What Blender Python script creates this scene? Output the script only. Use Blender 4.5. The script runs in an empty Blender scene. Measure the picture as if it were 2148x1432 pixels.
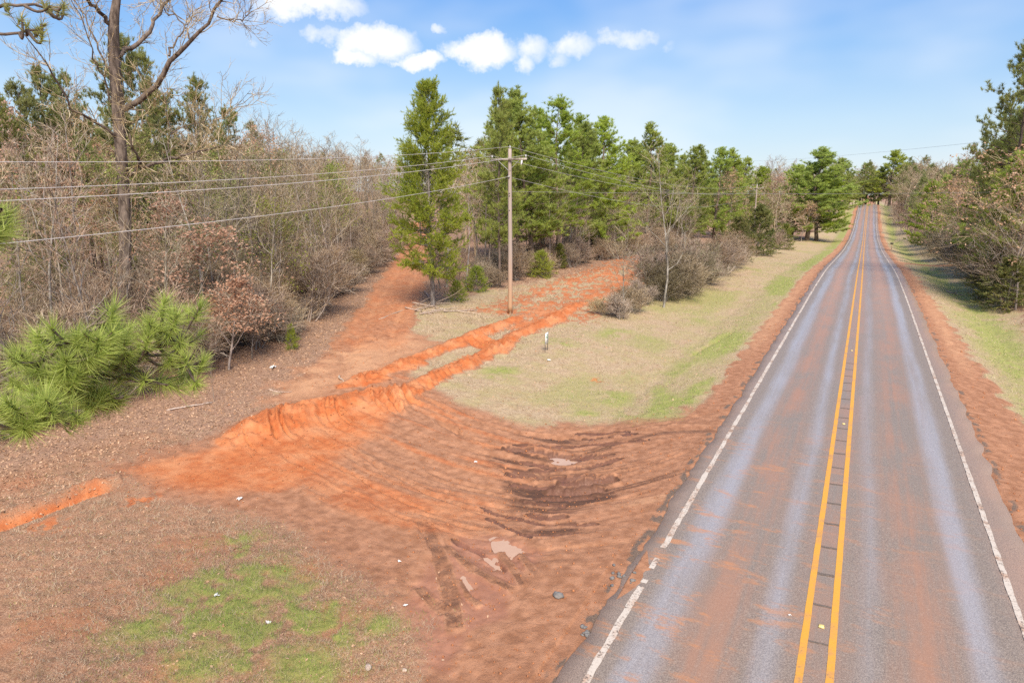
import bpy, math
import numpy as np
from mathutils import Vector

# ------------------------------------------------------------------ camera, sky, sun, exposure
sc = bpy.context.scene
COL = sc.collection
F_PX, YH, VX, CAM_H = 1451.0, 405.0, 1823.0, 7.5
TH = math.atan((716 - YH) / F_PX)
AL = math.atan((VX - 1074) * math.cos(TH) / F_PX)
CAM = np.array([0.05, 0.0, CAM_H])
cd = bpy.data.cameras.new('camera')
cam = bpy.data.objects.new('camera', cd)
COL.objects.link(cam)
cam.location = CAM
cam.rotation_euler = (math.pi / 2 - TH, 0, AL)
cd.sensor_width = 36.0
cd.lens = F_PX / 2148 * 36
cd.clip_start = 0.1
cd.clip_end = 6000
sc.camera = cam

SUN_EL, SUN_AZ = math.radians(46), math.radians(148)     # azimuth clockwise from +Y
world = bpy.data.worlds.new('World')
sc.world = world
world.use_nodes = True
SKY_STRENGTH = 0.096
sd = bpy.data.lights.new('sun', 'SUN')
sd.energy = 4.6
sd.angle = math.radians(28)
sd.color = (1.0, 0.90, 0.765)
sun = bpy.data.objects.new('sun', sd)
COL.objects.link(sun)
sdir = Vector((math.sin(SUN_AZ) * math.cos(SUN_EL), math.cos(SUN_AZ) * math.cos(SUN_EL), math.sin(SUN_EL)))
sun.rotation_euler = sdir.to_track_quat('Z', 'Y').to_euler()
sun.location = (0, 0, 60)
vs = sc.view_settings
vs.view_transform = 'Standard'
vs.look = 'None'
vs.exposure = 0.68
vs.gamma = 1.0
vs.use_curve_mapping = False
sc.render.engine = 'CYCLES'
sc.cycles.max_bounces = 5
sc.cycles.diffuse_bounces = 3
sc.cycles.glossy_bounces = 2
sc.cycles.transmission_bounces = 2
sc.cycles.caustics_reflective = False
sc.cycles.caustics_refractive = False
sc.cycles.use_denoising = False
sc.cycles.sample_clamp_indirect = 6.0

# ------------------------------------------------------------------ picking points on the ground
_F = np.array([-math.sin(AL) * math.cos(TH), math.cos(AL) * math.cos(TH), -math.sin(TH)])
_R = np.array([math.cos(AL), math.sin(AL), 0.0])
_U = np.cross(_R, _F)


def ray(px, py):
    return _F + _R * (px - 1074) / F_PX - _U * (py - 716) / F_PX


def sstep(a, b, x):
    t = np.clip((np.asarray(x, float) - a) / (b - a), 0, 1)
    return t * t * (3 - 2 * t)


def _h(ix, iy, s):
    n = (ix.astype(np.int64) * 374761393 + iy.astype(np.int64) * 668265263 + s * 974711) & 0x7fffffff
    n = ((n ^ (n >> 13)) * 1274126177) & 0x7fffffff
    n = (n ^ (n >> 16)) & 0xffff
    return n / 65535.0


def vnoise(x, y, s=0):
    x = np.asarray(x, float)
    y = np.asarray(y, float)
    ix, iy = np.floor(x), np.floor(y)
    fx, fy = x - ix, y - iy
    fx = fx * fx * (3 - 2 * fx)
    fy = fy * fy * (3 - 2 * fy)
    a, b = _h(ix, iy, s), _h(ix + 1, iy, s)
    c, d = _h(ix, iy + 1, s), _h(ix + 1, iy + 1, s)
    return (a * (1 - fx) + b * fx) * (1 - fy) + (c * (1 - fx) + d * fx) * fy


def fbm(x, y, s=0, o=4):
    v, a, t = 0, 0.5, 0
    for i in range(o):
        v = v + a * vnoise(x, y, s + i)
        t += a
        a *= 0.5
        x, y = x * 2.03 + 7.1, y * 2.03 - 3.7
    return v / t


_ty = np.arange(-400, 3000, 2.0)
_tz = np.interp(_ty, [-400, 0, 40, 60, 80, 105, 145, 200, 250, 310, 350, 365, 420, 600, 3000],
                [0, 0, 0, 0, -.3, -1.4, -3.0, -4.2, -3.6, .3, 2.2, 2.4, 1.2, 0, 0])
_k = np.hanning(15)
_tz = np.convolve(np.pad(_tz, 7, mode='edge'), _k / _k.sum(), mode='valid')


def rz(Y):
    return np.interp(Y, _ty, _tz)


def terr(X, Y):
    X = np.asarray(X, float)
    Y = np.asarray(Y, float)
    t = -X
    left = np.interp(t, [0, 3.3, 3.7, 5.2, 7.5, 10, 13, 20, 26, 40, 80], [-.1, -.1, -.035, -.16, -.42, -.28, -.02, .1, .25, .6, 1.0])
    left = left * (0.45 + 0.75 * sstep(11, 16, Y) - .2 * sstep(26, 34, Y)) + np.where(t < 4, left * (.55 - 0.75 * sstep(11, 16, Y) + .2 * sstep(26, 34, Y)), 0)
    right = np.interp(X, [0, 3.3, 3.9, 5.3, 7.5, 9, 12, 17, 40, 80], [-.1, -.1, -.035, -.2, -.75, -.6, .05, .55, 1.2, 1.6])
    drv = np.exp(-((Y - 103) / 4.0) ** 2)
    right = np.where(X > 4, right * (1 - .8 * drv), right)
    off = np.where(X < 0, left, right)
    w = sstep(18, 90, np.abs(X))
    d = np.hypot(X, Y)
    az = np.degrees(np.arctan2(-X, np.maximum(Y, 1e-6) if np.ndim(Y) == 0 else np.where(np.abs(Y) < 1e-6, 1e-6, Y)))
    hill = np.where(X < 0, np.interp(az, [0, 10, 25, 45, 63, 90, 130], [.5, 1.5, 4.5, 8.5, 11, 11, 4]) * sstep(70, 260, d),
                    np.interp(-az, [0, 8, 25, 60, 120], [2, 5, 7, 6, 2]) * sstep(60, 300, d))
    far = np.interp(d, [0, 80, 200, 420, 3000], [0, 0, -1, 0, 0])
    z = rz(Y) * (1 - w) + far * w + off + hill * np.maximum(w, .0)
    z = z + (fbm(X * .12, Y * .12, 5, 2) - .5) * .3 * sstep(5, 12, np.abs(X))
    return z


def G(px, py):
    d = ray(px, py)
    z = 0.0
    for _ in range(12):
        t = (z - CAM_H) / d[2]
        p = CAM + d * t
        z = .5 * z + .5 * float(terr(p[0], p[1]))
    return np.array([p[0], p[1], float(terr(p[0], p[1]))])


def GL(pts):
    return np.array([G(*p)[:2] for p in pts])


def col_at(px, X):
    """ground point on the vertical plane of a bearing where it meets the line x = X"""
    d = ray(px, YH)
    t = (X - CAM[0]) / d[0]
    return X, CAM[1] + d[1] * t


def z_at(px_y, x, y):
    """height above the point (x, y) that is seen at the given elevation"""
    v = np.array([x, y, 0.0]) - CAM
    # solve (v+z k).U / (v+z k).F = -(py-716)/f
    k = -(px_y - 716) / F_PX
    return (k * (v @ _F) - (v @ _U)) / (_U[2] - k * _F[2])


def along(px, py, dist):
    d = ray(px, py)
    return CAM + d / math.hypot(d[0], d[1]) * dist


# ------------------------------------------------------------------ mesh helpers
def mesh_from(name, verts, faces_list, mat, smooth=False):
    """faces_list: list of (N,k) int arrays"""
    verts = np.ascontiguousarray(verts, np.float32)
    m = bpy.data.meshes.new(name)
    m.vertices.add(len(verts))
    m.vertices.foreach_set('co', verts.ravel())
    fl = [np.asarray(f, np.int32) for f in faces_list if len(f)]
    loops = np.concatenate([f.ravel() for f in fl])
    sizes = np.concatenate([np.full(len(f), f.shape[1], np.int32) for f in fl])
    starts = np.concatenate([[0], np.cumsum(sizes)[:-1]]).astype(np.int32)
    m.loops.add(len(loops))
    m.loops.foreach_set('vertex_index', loops)
    m.polygons.add(len(sizes))
    m.polygons.foreach_set('loop_start', starts)
    m.polygons.foreach_set('loop_total', sizes)
    if smooth:
        m.polygons.foreach_set('use_smooth', np.ones(len(sizes), bool))
    m.update(calc_edges=True)
    if mat is not None:
        for mm in (mat if isinstance(mat, (list, tuple)) else [mat]):
            m.materials.append(mm)
    return m


def obj(name, mesh, parent=None, loc=None):
    o = bpy.data.objects.new(name, mesh)
    COL.objects.link(o)
    if parent is not None:
        o.parent = parent
    if loc is not None:
        o.location = loc
    return o


def tag(o, label=None, cat=None, group=None, kind=None):
    if label:
        o['label'] = label
    if cat:
        o['category'] = cat
    if group:
        o['group'] = group
    if kind:
        o['kind'] = kind
    return o


def thing(name, label, cat, loc, rz_=0.0, scale=1.0, group=None):
    o = bpy.data.objects.new(name, None)
    COL.objects.link(o)
    o.empty_display_size = .3
    o.location = loc
    o.rotation_euler = (0, 0, rz_)
    o.scale = (scale,) * 3 if np.isscalar(scale) else scale
    return tag(o, label, cat, group)


def nrm(v):
    v = np.asarray(v, float)
    return v / np.maximum(np.linalg.norm(v, axis=-1, keepdims=True), 1e-9)


class MB:
    def __init__(self):
        self.v, self.f, self.n = [], {3: [], 4: []}, 0

    def add(self, v, *faces):
        v = np.asarray(v, float).reshape(-1, 3)
        for f in faces:
            f = np.asarray(f, int)
            if len(f):
                self.f[f.shape[1]].append(f + self.n)
        self.v.append(v)
        self.n += len(v)
        return self

    def segs(self, P0, P1, R0, R1, n=3):
        """independent tapered prisms"""
        P0, P1 = np.asarray(P0, float).reshape(-1, 3), np.asarray(P1, float).reshape(-1, 3)
        if not len(P0):
            return self
        R0 = np.broadcast_to(R0, (len(P0),))
        R1 = np.broadcast_to(R1, (len(P0),))
        d = nrm(P1 - P0)
        a = np.where(np.abs(d[:, 2:3]) < .9, [[0., 0, 1]], [[1., 0, 0]])
        s = nrm(np.cross(d, a))
        t = np.cross(d, s)
        an = np.arange(n) * 2 * np.pi / n
        c, q = np.cos(an), np.sin(an)
        ring = s[:, None, :] * c[None, :, None] + t[:, None, :] * q[None, :, None]
        V = np.stack([P0[:, None] + ring * R0[:, None, None], P1[:, None] + ring * R1[:, None, None]], 1)
        N = len(P0)
        b = (np.arange(N) * 2 * n)[:, None]
        i = np.arange(n)[None]
        j = (i + 1) % n
        f = np.stack([b + i, b + j, b + n + j, b + n + i], -1).reshape(-1, 4)
        return self.add(V.reshape(-1, 3), f)

    def tube(self, pts, rad, n=8, cap=True):
        pts = np.asarray(pts, float)
        m = len(pts)
        rad = np.broadcast_to(rad, (m,))
        d = nrm(np.gradient(pts, axis=0))
        ref = np.array([1., 0, 0]) if abs(d[0][0]) < .8 else np.array([0, 1., 0])
        V = []
        for k in range(m):
            s = nrm(ref - d[k] * (ref @ d[k]))
            ref = s
            t = np.cross(d[k], s)
            an = np.arange(n) * 2 * np.pi / n
            V.append(pts[k] + rad[k] * (np.cos(an)[:, None] * s + np.sin(an)[:, None] * t))
        i = np.arange(n)
        j = (i + 1) % n
        f = np.concatenate([np.stack([k * n + i, k * n + j, (k + 1) * n + j, (k + 1) * n + i], -1) for k in range(m - 1)])
        V = np.concatenate(V)
        if cap:
            V = np.concatenate([V, pts[:1], pts[-1:]])
            c0, c1 = m * n, m * n + 1
            t3 = np.concatenate([np.stack([j, i, np.full(n, c0)], -1), np.stack([(m - 1) * n + i, (m - 1) * n + j, np.full(n, c1)], -1)])
            return self.add(V, f, t3)
        return self.add(V, f)

    def box(self, c, s, rot=0.0, taper=1.0):
        x, y, z = np.asarray(s, float) / 2
        v = np.array([[-x, -y, -z], [x, -y, -z], [x, y, -z], [-x, y, -z], [-x * taper, -y * taper, z], [x * taper, -y * taper, z], [x * taper, y * taper, z], [-x * taper, y * taper, z]])
        cr, sr = math.cos(rot), math.sin(rot)
        v = np.stack([v[:, 0] * cr - v[:, 1] * sr, v[:, 0] * sr + v[:, 1] * cr, v[:, 2]], -1) + np.asarray(c, float)
        f = np.array([[0, 3, 2, 1], [4, 5, 6, 7], [0, 1, 5, 4], [1, 2, 6, 5], [2, 3, 7, 6], [3, 0, 4, 7]])
        return self.add(v, f)

    def needles(self, B, D, L, w, rng):
        B, D = np.asarray(B, float).reshape(-1, 3), nrm(np.asarray(D, float).reshape(-1, 3))
        if not len(B):
            return self
        L = np.broadcast_to(L, (len(B),))[:, None]
        w = np.broadcast_to(w, (len(B),))[:, None]
        s = nrm(np.cross(D, rng.normal(size=B.shape)))
        V = np.stack([B - s * w / 2, B + s * w / 2, B + D * L], 1).reshape(-1, 3)
        return self.add(V, np.arange(len(V)).reshape(-1, 3))

    def leaves(self, C, size, rng, flat=0.0):
        C = np.asarray(C, float).reshape(-1, 3)
        if not len(C):
            return self
        size = np.broadcast_to(size, (len(C),))[:, None]
        a = nrm(rng.normal(size=C.shape) * [1, 1, 1 - flat])
        b = nrm(np.cross(a, rng.normal(size=C.shape) * [1 - flat, 1 - flat, 1] + [0, 0, flat]))
        V = np.stack([C - a * size * .6, C + b * size * .32, C + a * size * .6, C - b * size * .32], 1).reshape(-1, 3)
        return self.add(V, np.arange(len(V)).reshape(-1, 4))

    def mesh(self, name, mat, smooth=False):
        return mesh_from(name, np.concatenate(self.v), [np.concatenate(x) for x in self.f.values() if x], mat, smooth)


# ------------------------------------------------------------------ node helpers
class NT:
    def __init__(self, name, world_=None):
        if world_ is None:
            self.m = bpy.data.materials.new(name)
            self.m.use_nodes = True
            self.t = self.m.node_tree
        else:
            self.t = world_.node_tree
        self.t.nodes.clear()

    def n(self, typ, inp=None, **kw):
        nd = self.t.nodes.new(typ)
        for k, v in kw.items():
            setattr(nd, k, v)
        for k, v in (inp or {}).items():
            s = nd.inputs[k]
            if isinstance(v, bpy.types.NodeSocket):
                self.t.links.new(v, s)
            else:
                if hasattr(s, 'default_value') and hasattr(s.default_value, '__len__') and not isinstance(v, str):
                    L = len(s.default_value)
                    v = tuple(v) + ((1.0,) if len(v) == 3 and L == 4 else ())
                s.default_value = v
        return nd

    def math(self, op, a, b=0.0, c=0.0, clamp=False):
        nd = self.n('ShaderNodeMath', {0: a, 1: b, 2: c}, operation=op, use_clamp=clamp)
        return nd.outputs[0]

    def ramp(self, x, lo, hi):
        return self.n('ShaderNodeMapRange', {'Value': x, 'From Min': lo, 'From Max': hi}, interpolation_type='SMOOTHSTEP').outputs[0]

    def lin(self, x, a, b, c, d):
        return self.n('ShaderNodeMapRange', {'Value': x, 'From Min': a, 'From Max': b, 'To Min': c, 'To Max': d}).outputs[0]

    def mix(self, f, a, b):
        nd = self.n('ShaderNodeMix', data_type='RGBA')
        for k, v in ((0, f), (6, a), (7, b)):
            s = nd.inputs[k]
            if isinstance(v, bpy.types.NodeSocket):
                self.t.links.new(v, s)
            else:
                s.default_value = (tuple(v) + (1.0,)) if hasattr(v, '__len__') and len(v) == 3 else v
        return nd.outputs[2]

    def noise(self, vec, scale, detail=4, rough=.55, lac=2.0):
        return self.n('ShaderNodeTexNoise', {'Vector': vec, 'Scale': scale, 'Detail': detail, 'Roughness': rough, 'Lacunarity': lac}).outputs[0]

    def mapping(self, vec, scale=(1, 1, 1), loc=(0, 0, 0), rot=(0, 0, 0)):
        return self.n('ShaderNodeMapping', {'Vector': vec, 'Scale': scale, 'Location': loc, 'Rotation': rot}).outputs[0]

    def bsdf(self, color, rough=.8, spec=.3, bump=None, bump_s=.3, bump_d=.02, **extra):
        inp = {'Base Color': color, 'Roughness': rough, 'Specular IOR Level': spec}
        inp.update(extra)
        if bump is not None:
            b = self.n('ShaderNodeBump', {'Height': bump, 'Strength': bump_s, 'Distance': bump_d})
            inp['Normal'] = b.outputs[0]
        p = self.n('ShaderNodeBsdfPrincipled', inp)
        self.n('ShaderNodeOutputMaterial', {'Surface': p.outputs[0]})
        return self.m


def lin(*rgb):
    return tuple(((c / 255) / 12.92 if c <= 10 else ((c / 255 + .055) / 1.055) ** 2.4) for c in rgb)


# ------------------------------------------------------------------ the sky: clear blue with small bright clouds
def build_world():
    w = NT('world', world)
    world.cycles.sampling_method = 'MANUAL'
    world.cycles.sample_map_resolution = 512
    tc = w.n('ShaderNodeTexCoord').outputs['Generated']
    sky = w.n('ShaderNodeTexSky', sky_type='NISHITA', sun_disc=False)
    sky.sun_elevation = SUN_EL
    sky.sun_rotation = SUN_AZ
    sky.altitude = 100
    sky.air_density = 1.2
    sky.dust_density = 0.3
    sky.ozone_density = 4.0
    d = tc
    el = w.n('ShaderNodeSeparateXYZ', {0: d}).outputs[2]
    # winter haze: pale blue low down, clear above
    cr = w.n('ShaderNodeValToRGB', {0: el})
    e = cr.color_ramp.elements
    for k, (p, c_) in enumerate([(0.0, (.70, .82, .97)), (.09, (.55, .745, .98)), (.18, (.29, .56, .99)), (.26, (.12, .40, .98)), (.6, (.09, .27, .78))]):
        q = e[k] if k < 2 else e.new(p)
        q.position, q.color = p, c_ + (1.0,)
    hz = w.n('ShaderNodeVectorMath', {0: cr.outputs[0], 3: 6.2}, operation='SCALE').outputs[0]
    col = w.mix(.72, sky.outputs[0], hz)
    bg1 = w.n('ShaderNodeBackground', {'Color': col, 'Strength': SKY_STRENGTH})
    # clouds: soft lumps, broken up by noise
    wn = w.n('ShaderNodeTexNoise', {'Vector': d, 'Scale': 15.0, 'Detail': 5.0, 'Roughness': .65})
    off = w.n('ShaderNodeVectorMath', {0: wn.outputs['Color'], 1: (-.5, -.5, -.5)}).outputs[0]
    off = w.n('ShaderNodeVectorMath', {0: off, 3: .06}, operation='SCALE').outputs[0]
    dd = w.n('ShaderNodeVectorMath', {0: d, 1: off}).outputs[0]
    blobs = [(680, 80, 46, 22, .62), (795, 90, 78, 40, 1.2), (750, 122, 45, 20, 1.0), (885, 133, 52, 20, 1.1), (832, 137, 18, 9, .7), (1010, 106, 72, 32, 1.25),
             (1112, 95, 42, 28, .75), (1098, 130, 22, 24, .8), (1205, 98, 55, 24, .6), (1175, 122, 24, 20, .45), (1310, 82, 65, 24, .62), (1362, 75, 20, 16, .55), (1400, 92, 26, 18, .33),
             (650, 5, 110, 32, 1.15), (560, 10, 60, 26, .6), (922, 62, 16, 12, .5), (522, 82, 20, 18, .42), (480, 30, 40, 32, .5), (-300, 60, 120, 45, 1.0), (2500, 60, 120, 40, .9)]
    tot = None
    for (px, py, a, b, s) in blobs:
        c = nrm(ray(px, py))
        ex = nrm(np.cross(c, [0, 0, 1.0]))
        n_ = np.cross(ex, c)
        L = np.linalg.norm(ray(px, py))
        u = w.n('ShaderNodeVectorMath', {0: dd, 1: tuple(ex * (F_PX / a * L ** .5))}, operation='DOT_PRODUCT').outputs['Value']
        v = w.n('ShaderNodeVectorMath', {0: dd, 1: tuple(n_ * (F_PX / b * L ** .5))}, operation='DOT_PRODUCT').outputs['Value']
        r2 = w.math('MULTIPLY_ADD', u, u, w.math('MULTIPLY', v, v))
        g = w.math('MULTIPLY_ADD', r2, -.75 * s, s)
        tot = g if tot is None else w.math('MAXIMUM', tot, g)
    front = w.n('ShaderNodeVectorMath', {0: d, 1: tuple(_F)}, operation='DOT_PRODUCT').outputs['Value']
    tot = w.math('MULTIPLY', tot, w.math('GREATER_THAN', front, 0.0))
    dens = w.math('MULTIPLY_ADD', w.math('SUBTRACT', wn.outputs[0], .5), 1.5, tot)
    cl = w.math('MULTIPLY', w.ramp(dens, -.1, 1.1), w.ramp(tot, -.4, .45))
    big = w.noise(w.mapping(d, (1, 1, 2.4)), 2.8, 3, .6)
    high = w.math('MULTIPLY', w.ramp(big, .5, .72), w.ramp(el, .34, .6))
    veil = w.math('MULTIPLY', w.ramp(big, .38, .72), .32)
    cl = w.math('MAXIMUM', w.math('MAXIMUM', cl, high), veil)
    bg2 = w.n('ShaderNodeBackground', {'Color': (1.0, 1.0, 1.0, 1), 'Strength': 0.68})
    ms = w.n('ShaderNodeMixShader', {0: cl, 1: bg1.outputs[0], 2: bg2.outputs[0]})
    w.n('ShaderNodeOutputWorld', {'Surface': ms.outputs[0]})


build_world()

# ------------------------------------------------------------------ polylines and zones in plan
def poly_coords(X, Y, pts):
    """distance to a polyline, signed offset (left of travel positive), arc length"""
    best = np.full(X.shape, 1e9)
    sd_ = np.zeros(X.shape)
    sa = np.zeros(X.shape)
    acc = 0.0
    for a, b in zip(pts[:-1], pts[1:]):
        ab = b - a
        L = math.hypot(*ab)
        if L < 1e-6:
            continue
        t = np.clip(((X - a[0]) * ab[0] + (Y - a[1]) * ab[1]) / L ** 2, 0, 1)
        dx, dy = X - a[0] - t * ab[0], Y - a[1] - t * ab[1]
        dist = np.hypot(dx, dy)
        side = np.sign(ab[0] * dy - ab[1] * dx)
        m = dist < best
        best = np.where(m, dist, best)
        sd_ = np.where(m, side * dist, sd_)
        sa = np.where(m, acc + t * L, sa)
        acc += L
    return best, sd_, sa, acc


def smooth_line(pts, n=24):
    pts = np.asarray(pts, float)
    s = np.concatenate([[0], np.cumsum(np.hypot(*np.diff(pts, axis=0).T))])
    q = np.linspace(0, s[-1], n)
    out = np.stack([np.interp(q, s, pts[:, k]) for k in range(pts.shape[1])], -1)
    for _ in range(3):
        out[1:-1] = .25 * out[:-2] + .5 * out[1:-1] + .25 * out[2:]
    return out


def inside(X, Y, poly, soft):
    """1 inside, 0 outside, soft edge (metres)"""
    inn = np.zeros(X.shape, bool)
    P = np.asarray(poly)
    Q = np.roll(P, -1, axis=0)
    best = np.full(X.shape, 1e9)
    for a, b in zip(P, Q):
        c = ((a[1] > Y) != (b[1] > Y)) & (X < (b[0] - a[0]) * (Y - a[1]) / (b[1] - a[1] + 1e-12) + a[0])
        inn ^= c
        ab = b - a
        t = np.clip(((X - a[0]) * ab[0] + (Y - a[1]) * ab[1]) / max(ab @ ab, 1e-9), 0, 1)
        best = np.minimum(best, np.hypot(X - a[0] - t * ab[0], Y - a[1] - t * ab[1]))
    s = np.where(inn, best, -best)
    return sstep(-soft, soft, s)


TRACK = smooth_line(GL([(745, 800), (775, 730), (800, 680), (822, 630), (850, 580), (870, 535), (882, 508), (876, 492), (868, 478), (880, 468), (905, 464)]), 60)
FANK = [GL(p) for p in ([(850, 800), (960, 865), (1080, 905), (1220, 912), (1330, 900), (1440, 882), (1530, 850)],
                        [(740, 850), (880, 915), (1030, 960), (1160, 985), (1290, 975), (1400, 945), (1490, 905)],
                        [(640, 905), (790, 985), (940, 1040), (1080, 1072), (1210, 1070), (1330, 1050), (1430, 1010)],
                        [(560, 965), (690, 1050), (820, 1110), (960, 1160), (1100, 1175), (1240, 1165), (1370, 1135)])]
FANK = np.array([smooth_line(k, 20) for k in FANK])


def fan_curve(u):
    x = u * 3
    i = min(int(x), 2)
    return FANK[i] * (1 - (x - i)) + FANK[i + 1] * (x - i)


BERM1 = smooth_line(GL([(690, 832), (770, 800), (850, 768), (930, 735), (1000, 703), (1060, 680), (1115, 655)]), 40)
BERM2 = smooth_line(GL([(790, 870), (870, 815), (950, 778), (1030, 745), (1085, 706), (1160, 672), (1240, 630)]), 40)
MOUND = smooth_line(GL([(505, 925), (570, 893), (640, 868), (720, 848), (800, 828)]), 30)
TRENCH = smooth_line(GL([(-220, 1160), (-60, 1120), (40, 1085), (110, 1062), (190, 1030), (265, 1012)]), 30)
ORANGE_FAR = smooth_line(GL([(1090, 690), (1180, 655), (1250, 620), (1310, 590), (1360, 562), (1400, 545)]), 30)
POLY_DIRT = GL([(230, 965), (480, 912), (600, 850), (720, 800), (830, 770), (900, 812), (960, 850), (1090, 893), (1250, 893), (1420, 872), (1530, 830), (1600, 760), (1760, 900), (1500, 1432), (1300, 1600), (830, 1500), (880, 1350), (850, 1250), (740, 1160), (560, 1085), (400, 1050), (300, 1040)])
POLY_FAN = GL([(520, 960), (700, 840), (850, 780), (960, 850), (1090, 893), (1250, 893), (1420, 872), (1540, 830), (1600, 850), (1400, 1160), (1180, 1210), (900, 1180), (640, 1080)])
POLY_ORANGE = GL([(250, 985), (480, 925), (600, 860), (760, 830), (850, 850), (800, 920), (720, 960), (620, 1020), (480, 1050), (330, 1020)])
POLY_PALE = GL([(520, 850), (590, 800), (680, 750), (770, 710), (880, 700), (930, 720), (840, 775), (720, 815), (620, 860)])
POLY_GREEN = GL([(330, 1260), (430, 1170), (480, 1110), (540, 1120), (600, 1190), (700, 1250), (760, 1300), (850, 1310), (830, 1360), (770, 1440), (700, 1560), (150, 1560), (240, 1400), (230, 1330)])
POLY_MUD = GL([(1010, 935), (1150, 925), (1330, 905), (1330, 960), (1300, 1050), (1220, 1120), (1120, 1150), (1060, 1090), (1040, 1010)])
POLY_WET = GL([(900, 1180), (960, 1120), (1060, 1120), (1150, 1150), (1110, 1200), (1060, 1290), (1000, 1320), (960, 1420), (880, 1400), (850, 1300), (860, 1230)])
PUDDLES = [GL([(1040, 1136), (1062, 1132), (1112, 1148), (1080, 1156), (1072, 1172), (1056, 1170)]),
           GL([(998, 1172), (1040, 1164), (1054, 1186), (1030, 1190)]),
           GL([(965, 1210), (978, 1212), (996, 1246), (986, 1258), (970, 1240)]),
           GL([(1152, 962), (1180, 964), (1212, 968), (1200, 973), (1160, 971)])]
TYRES = [(smooth_line(GL([(880, 1085), (925, 1170), (946, 1250), (957, 1335)]), 24), .20, .05),
         (smooth_line(GL([(930, 1140), (1000, 1198), (1085, 1240)]), 20), .11, .05),
         (smooth_line(GL([(872, 1230), (905, 1262), (948, 1292)]), 16), .11, .045),
         (smooth_line(GL([(1048, 1150), (1075, 1190), (1098, 1232)]), 16), .09, .05),
         (smooth_line(GL([(1090, 1155), (1112, 1190), (1130, 1210)]), 16), .08, .04),
         (smooth_line(GL([(960, 1210), (985, 1250), (1010, 1270)]), 16), .06, .04)]
_rr = np.random.default_rng(11)
RUTS = []
for _ in range(46):
    u = _rr.random()
    u2 = np.clip(u + _rr.normal(0, .12), 0, 1)
    t0 = _rr.random() * .6
    t1 = min(1, t0 + .15 + _rr.random() * .5)
    q = np.linspace(0, 1, 20)[:, None]
    c = fan_curve(u) * (1 - q) + fan_curve(u2) * q
    a, b = int(t0 * 19), max(int(t1 * 19), int(t0 * 19) + 3)
    seg = c[a:b + 1].copy()
    if len(seg) < 3:
        continue
    seg += np.cumsum(_rr.normal(0, .035, seg.shape), axis=0)
    RUTS.append((smooth_line(seg, 16), .03 + .09 * _rr.random() ** 2, .012 + .05 * _rr.random() ** 1.5))
DARK = []
for P_, w_, d_ in [([(1040, 938), (1088, 941), (1160, 955), (1271, 960)], .13, .13), ([(1060, 933), (1160, 936), (1260, 932), (1380, 918)], .07, .07), ([(1048, 992), (1120, 997), (1200, 1005), (1271, 1000)], .13, .12),
                   ([(1096, 983), (1160, 990), (1240, 980), (1320, 955)], .08, .08), ([(1160, 1013), (1220, 1017), (1307, 1001)], .14, .15), ([(1132, 1031), (1200, 1035), (1283, 1025)], .10, .11),
                   ([(1080, 1048), (1140, 1060), (1200, 1060)], .07, .07), ([(1096, 1078), (1152, 1090), (1200, 1084)], .08, .08), ([(1160, 1100), (1220, 1102), (1260, 1095)], .06, .06),
                   ([(1016, 1084), (1080, 1116), (1120, 1132)], .035, .025), ([(1200, 909), (1260, 908), (1330, 903)], .05, .05), ([(1120, 948), (1200, 968), (1300, 950)], .06, .07), ([(1075, 966), (1140, 975), (1220, 985)], .05, .06),
                   ([(1110, 1045), (1190, 1048), (1260, 1042)], .05, .06), ([(1140, 918), (1240, 920), (1350, 908)], .04, .04), ([(1000, 1060), (1060, 1085), (1150, 1105)], .03, .025), ([(1060, 1015), (1120, 1022), (1180, 1022)], .05, .05),
                   ([(1090, 1120), (1160, 1125), (1230, 1118)], .035, .03), ([(940, 1125), (1000, 1150), (1060, 1200)], .04, .04)]:
    DARK.append((smooth_line(GL(P_), 14), w_ * 1.5, d_ * 1.05))
for a, b in [((885, 860), (965, 908)), ((915, 880), (985, 925)), ((1440, 752), (1535, 700)), ((1450, 745), (1545, 690))]:
    RUTS.append((smooth_line(GL([a, b]), 8), .12, .07))
# blade and track marks curved across the mound and the berms
MARKS = []
for k in range(15):
    f = np.clip(k / 14 + _rr.normal(0, .05), 0, 1)
    x0, y0 = 515 + 330 * f, 905 - 95 * f
    bow = _rr.uniform(-12, 10)
    MARKS.append((smooth_line(GL([(x0 + 12 + _rr.normal(0, 5), y0 - 22 + 12 * f), (x0 - 2 + 8 * f + bow, y0 + 10), (x0 + 6 + 30 * f + bow, y0 + 34), (x0 + 30 + 45 * f + _rr.normal(0, 10), y0 + 42 + _rr.uniform(-8, 16))]), 12), .025 + .10 * _rr.random() ** 2, .02 + .12 * _rr.random() ** 1.5))
for x0, y0 in [(962, 713), (975, 708), (990, 704)]:
    MARKS.append((smooth_line(GL([(x0, y0), (x0 + 30, y0 + 10), (x0 + 62, y0 + 22), (x0 + 82, y0 + 36)]), 12), .13, .13))
for k in range(12):
    f = k / 11
    x0, y0 = 870 + 100 * f, 806 - 62 * f
    MARKS.append((smooth_line(GL([(x0, y0), (x0 + 18, y0 + 8), (x0 + 28, y0 + 18)]), 8), .08, .05))


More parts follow.
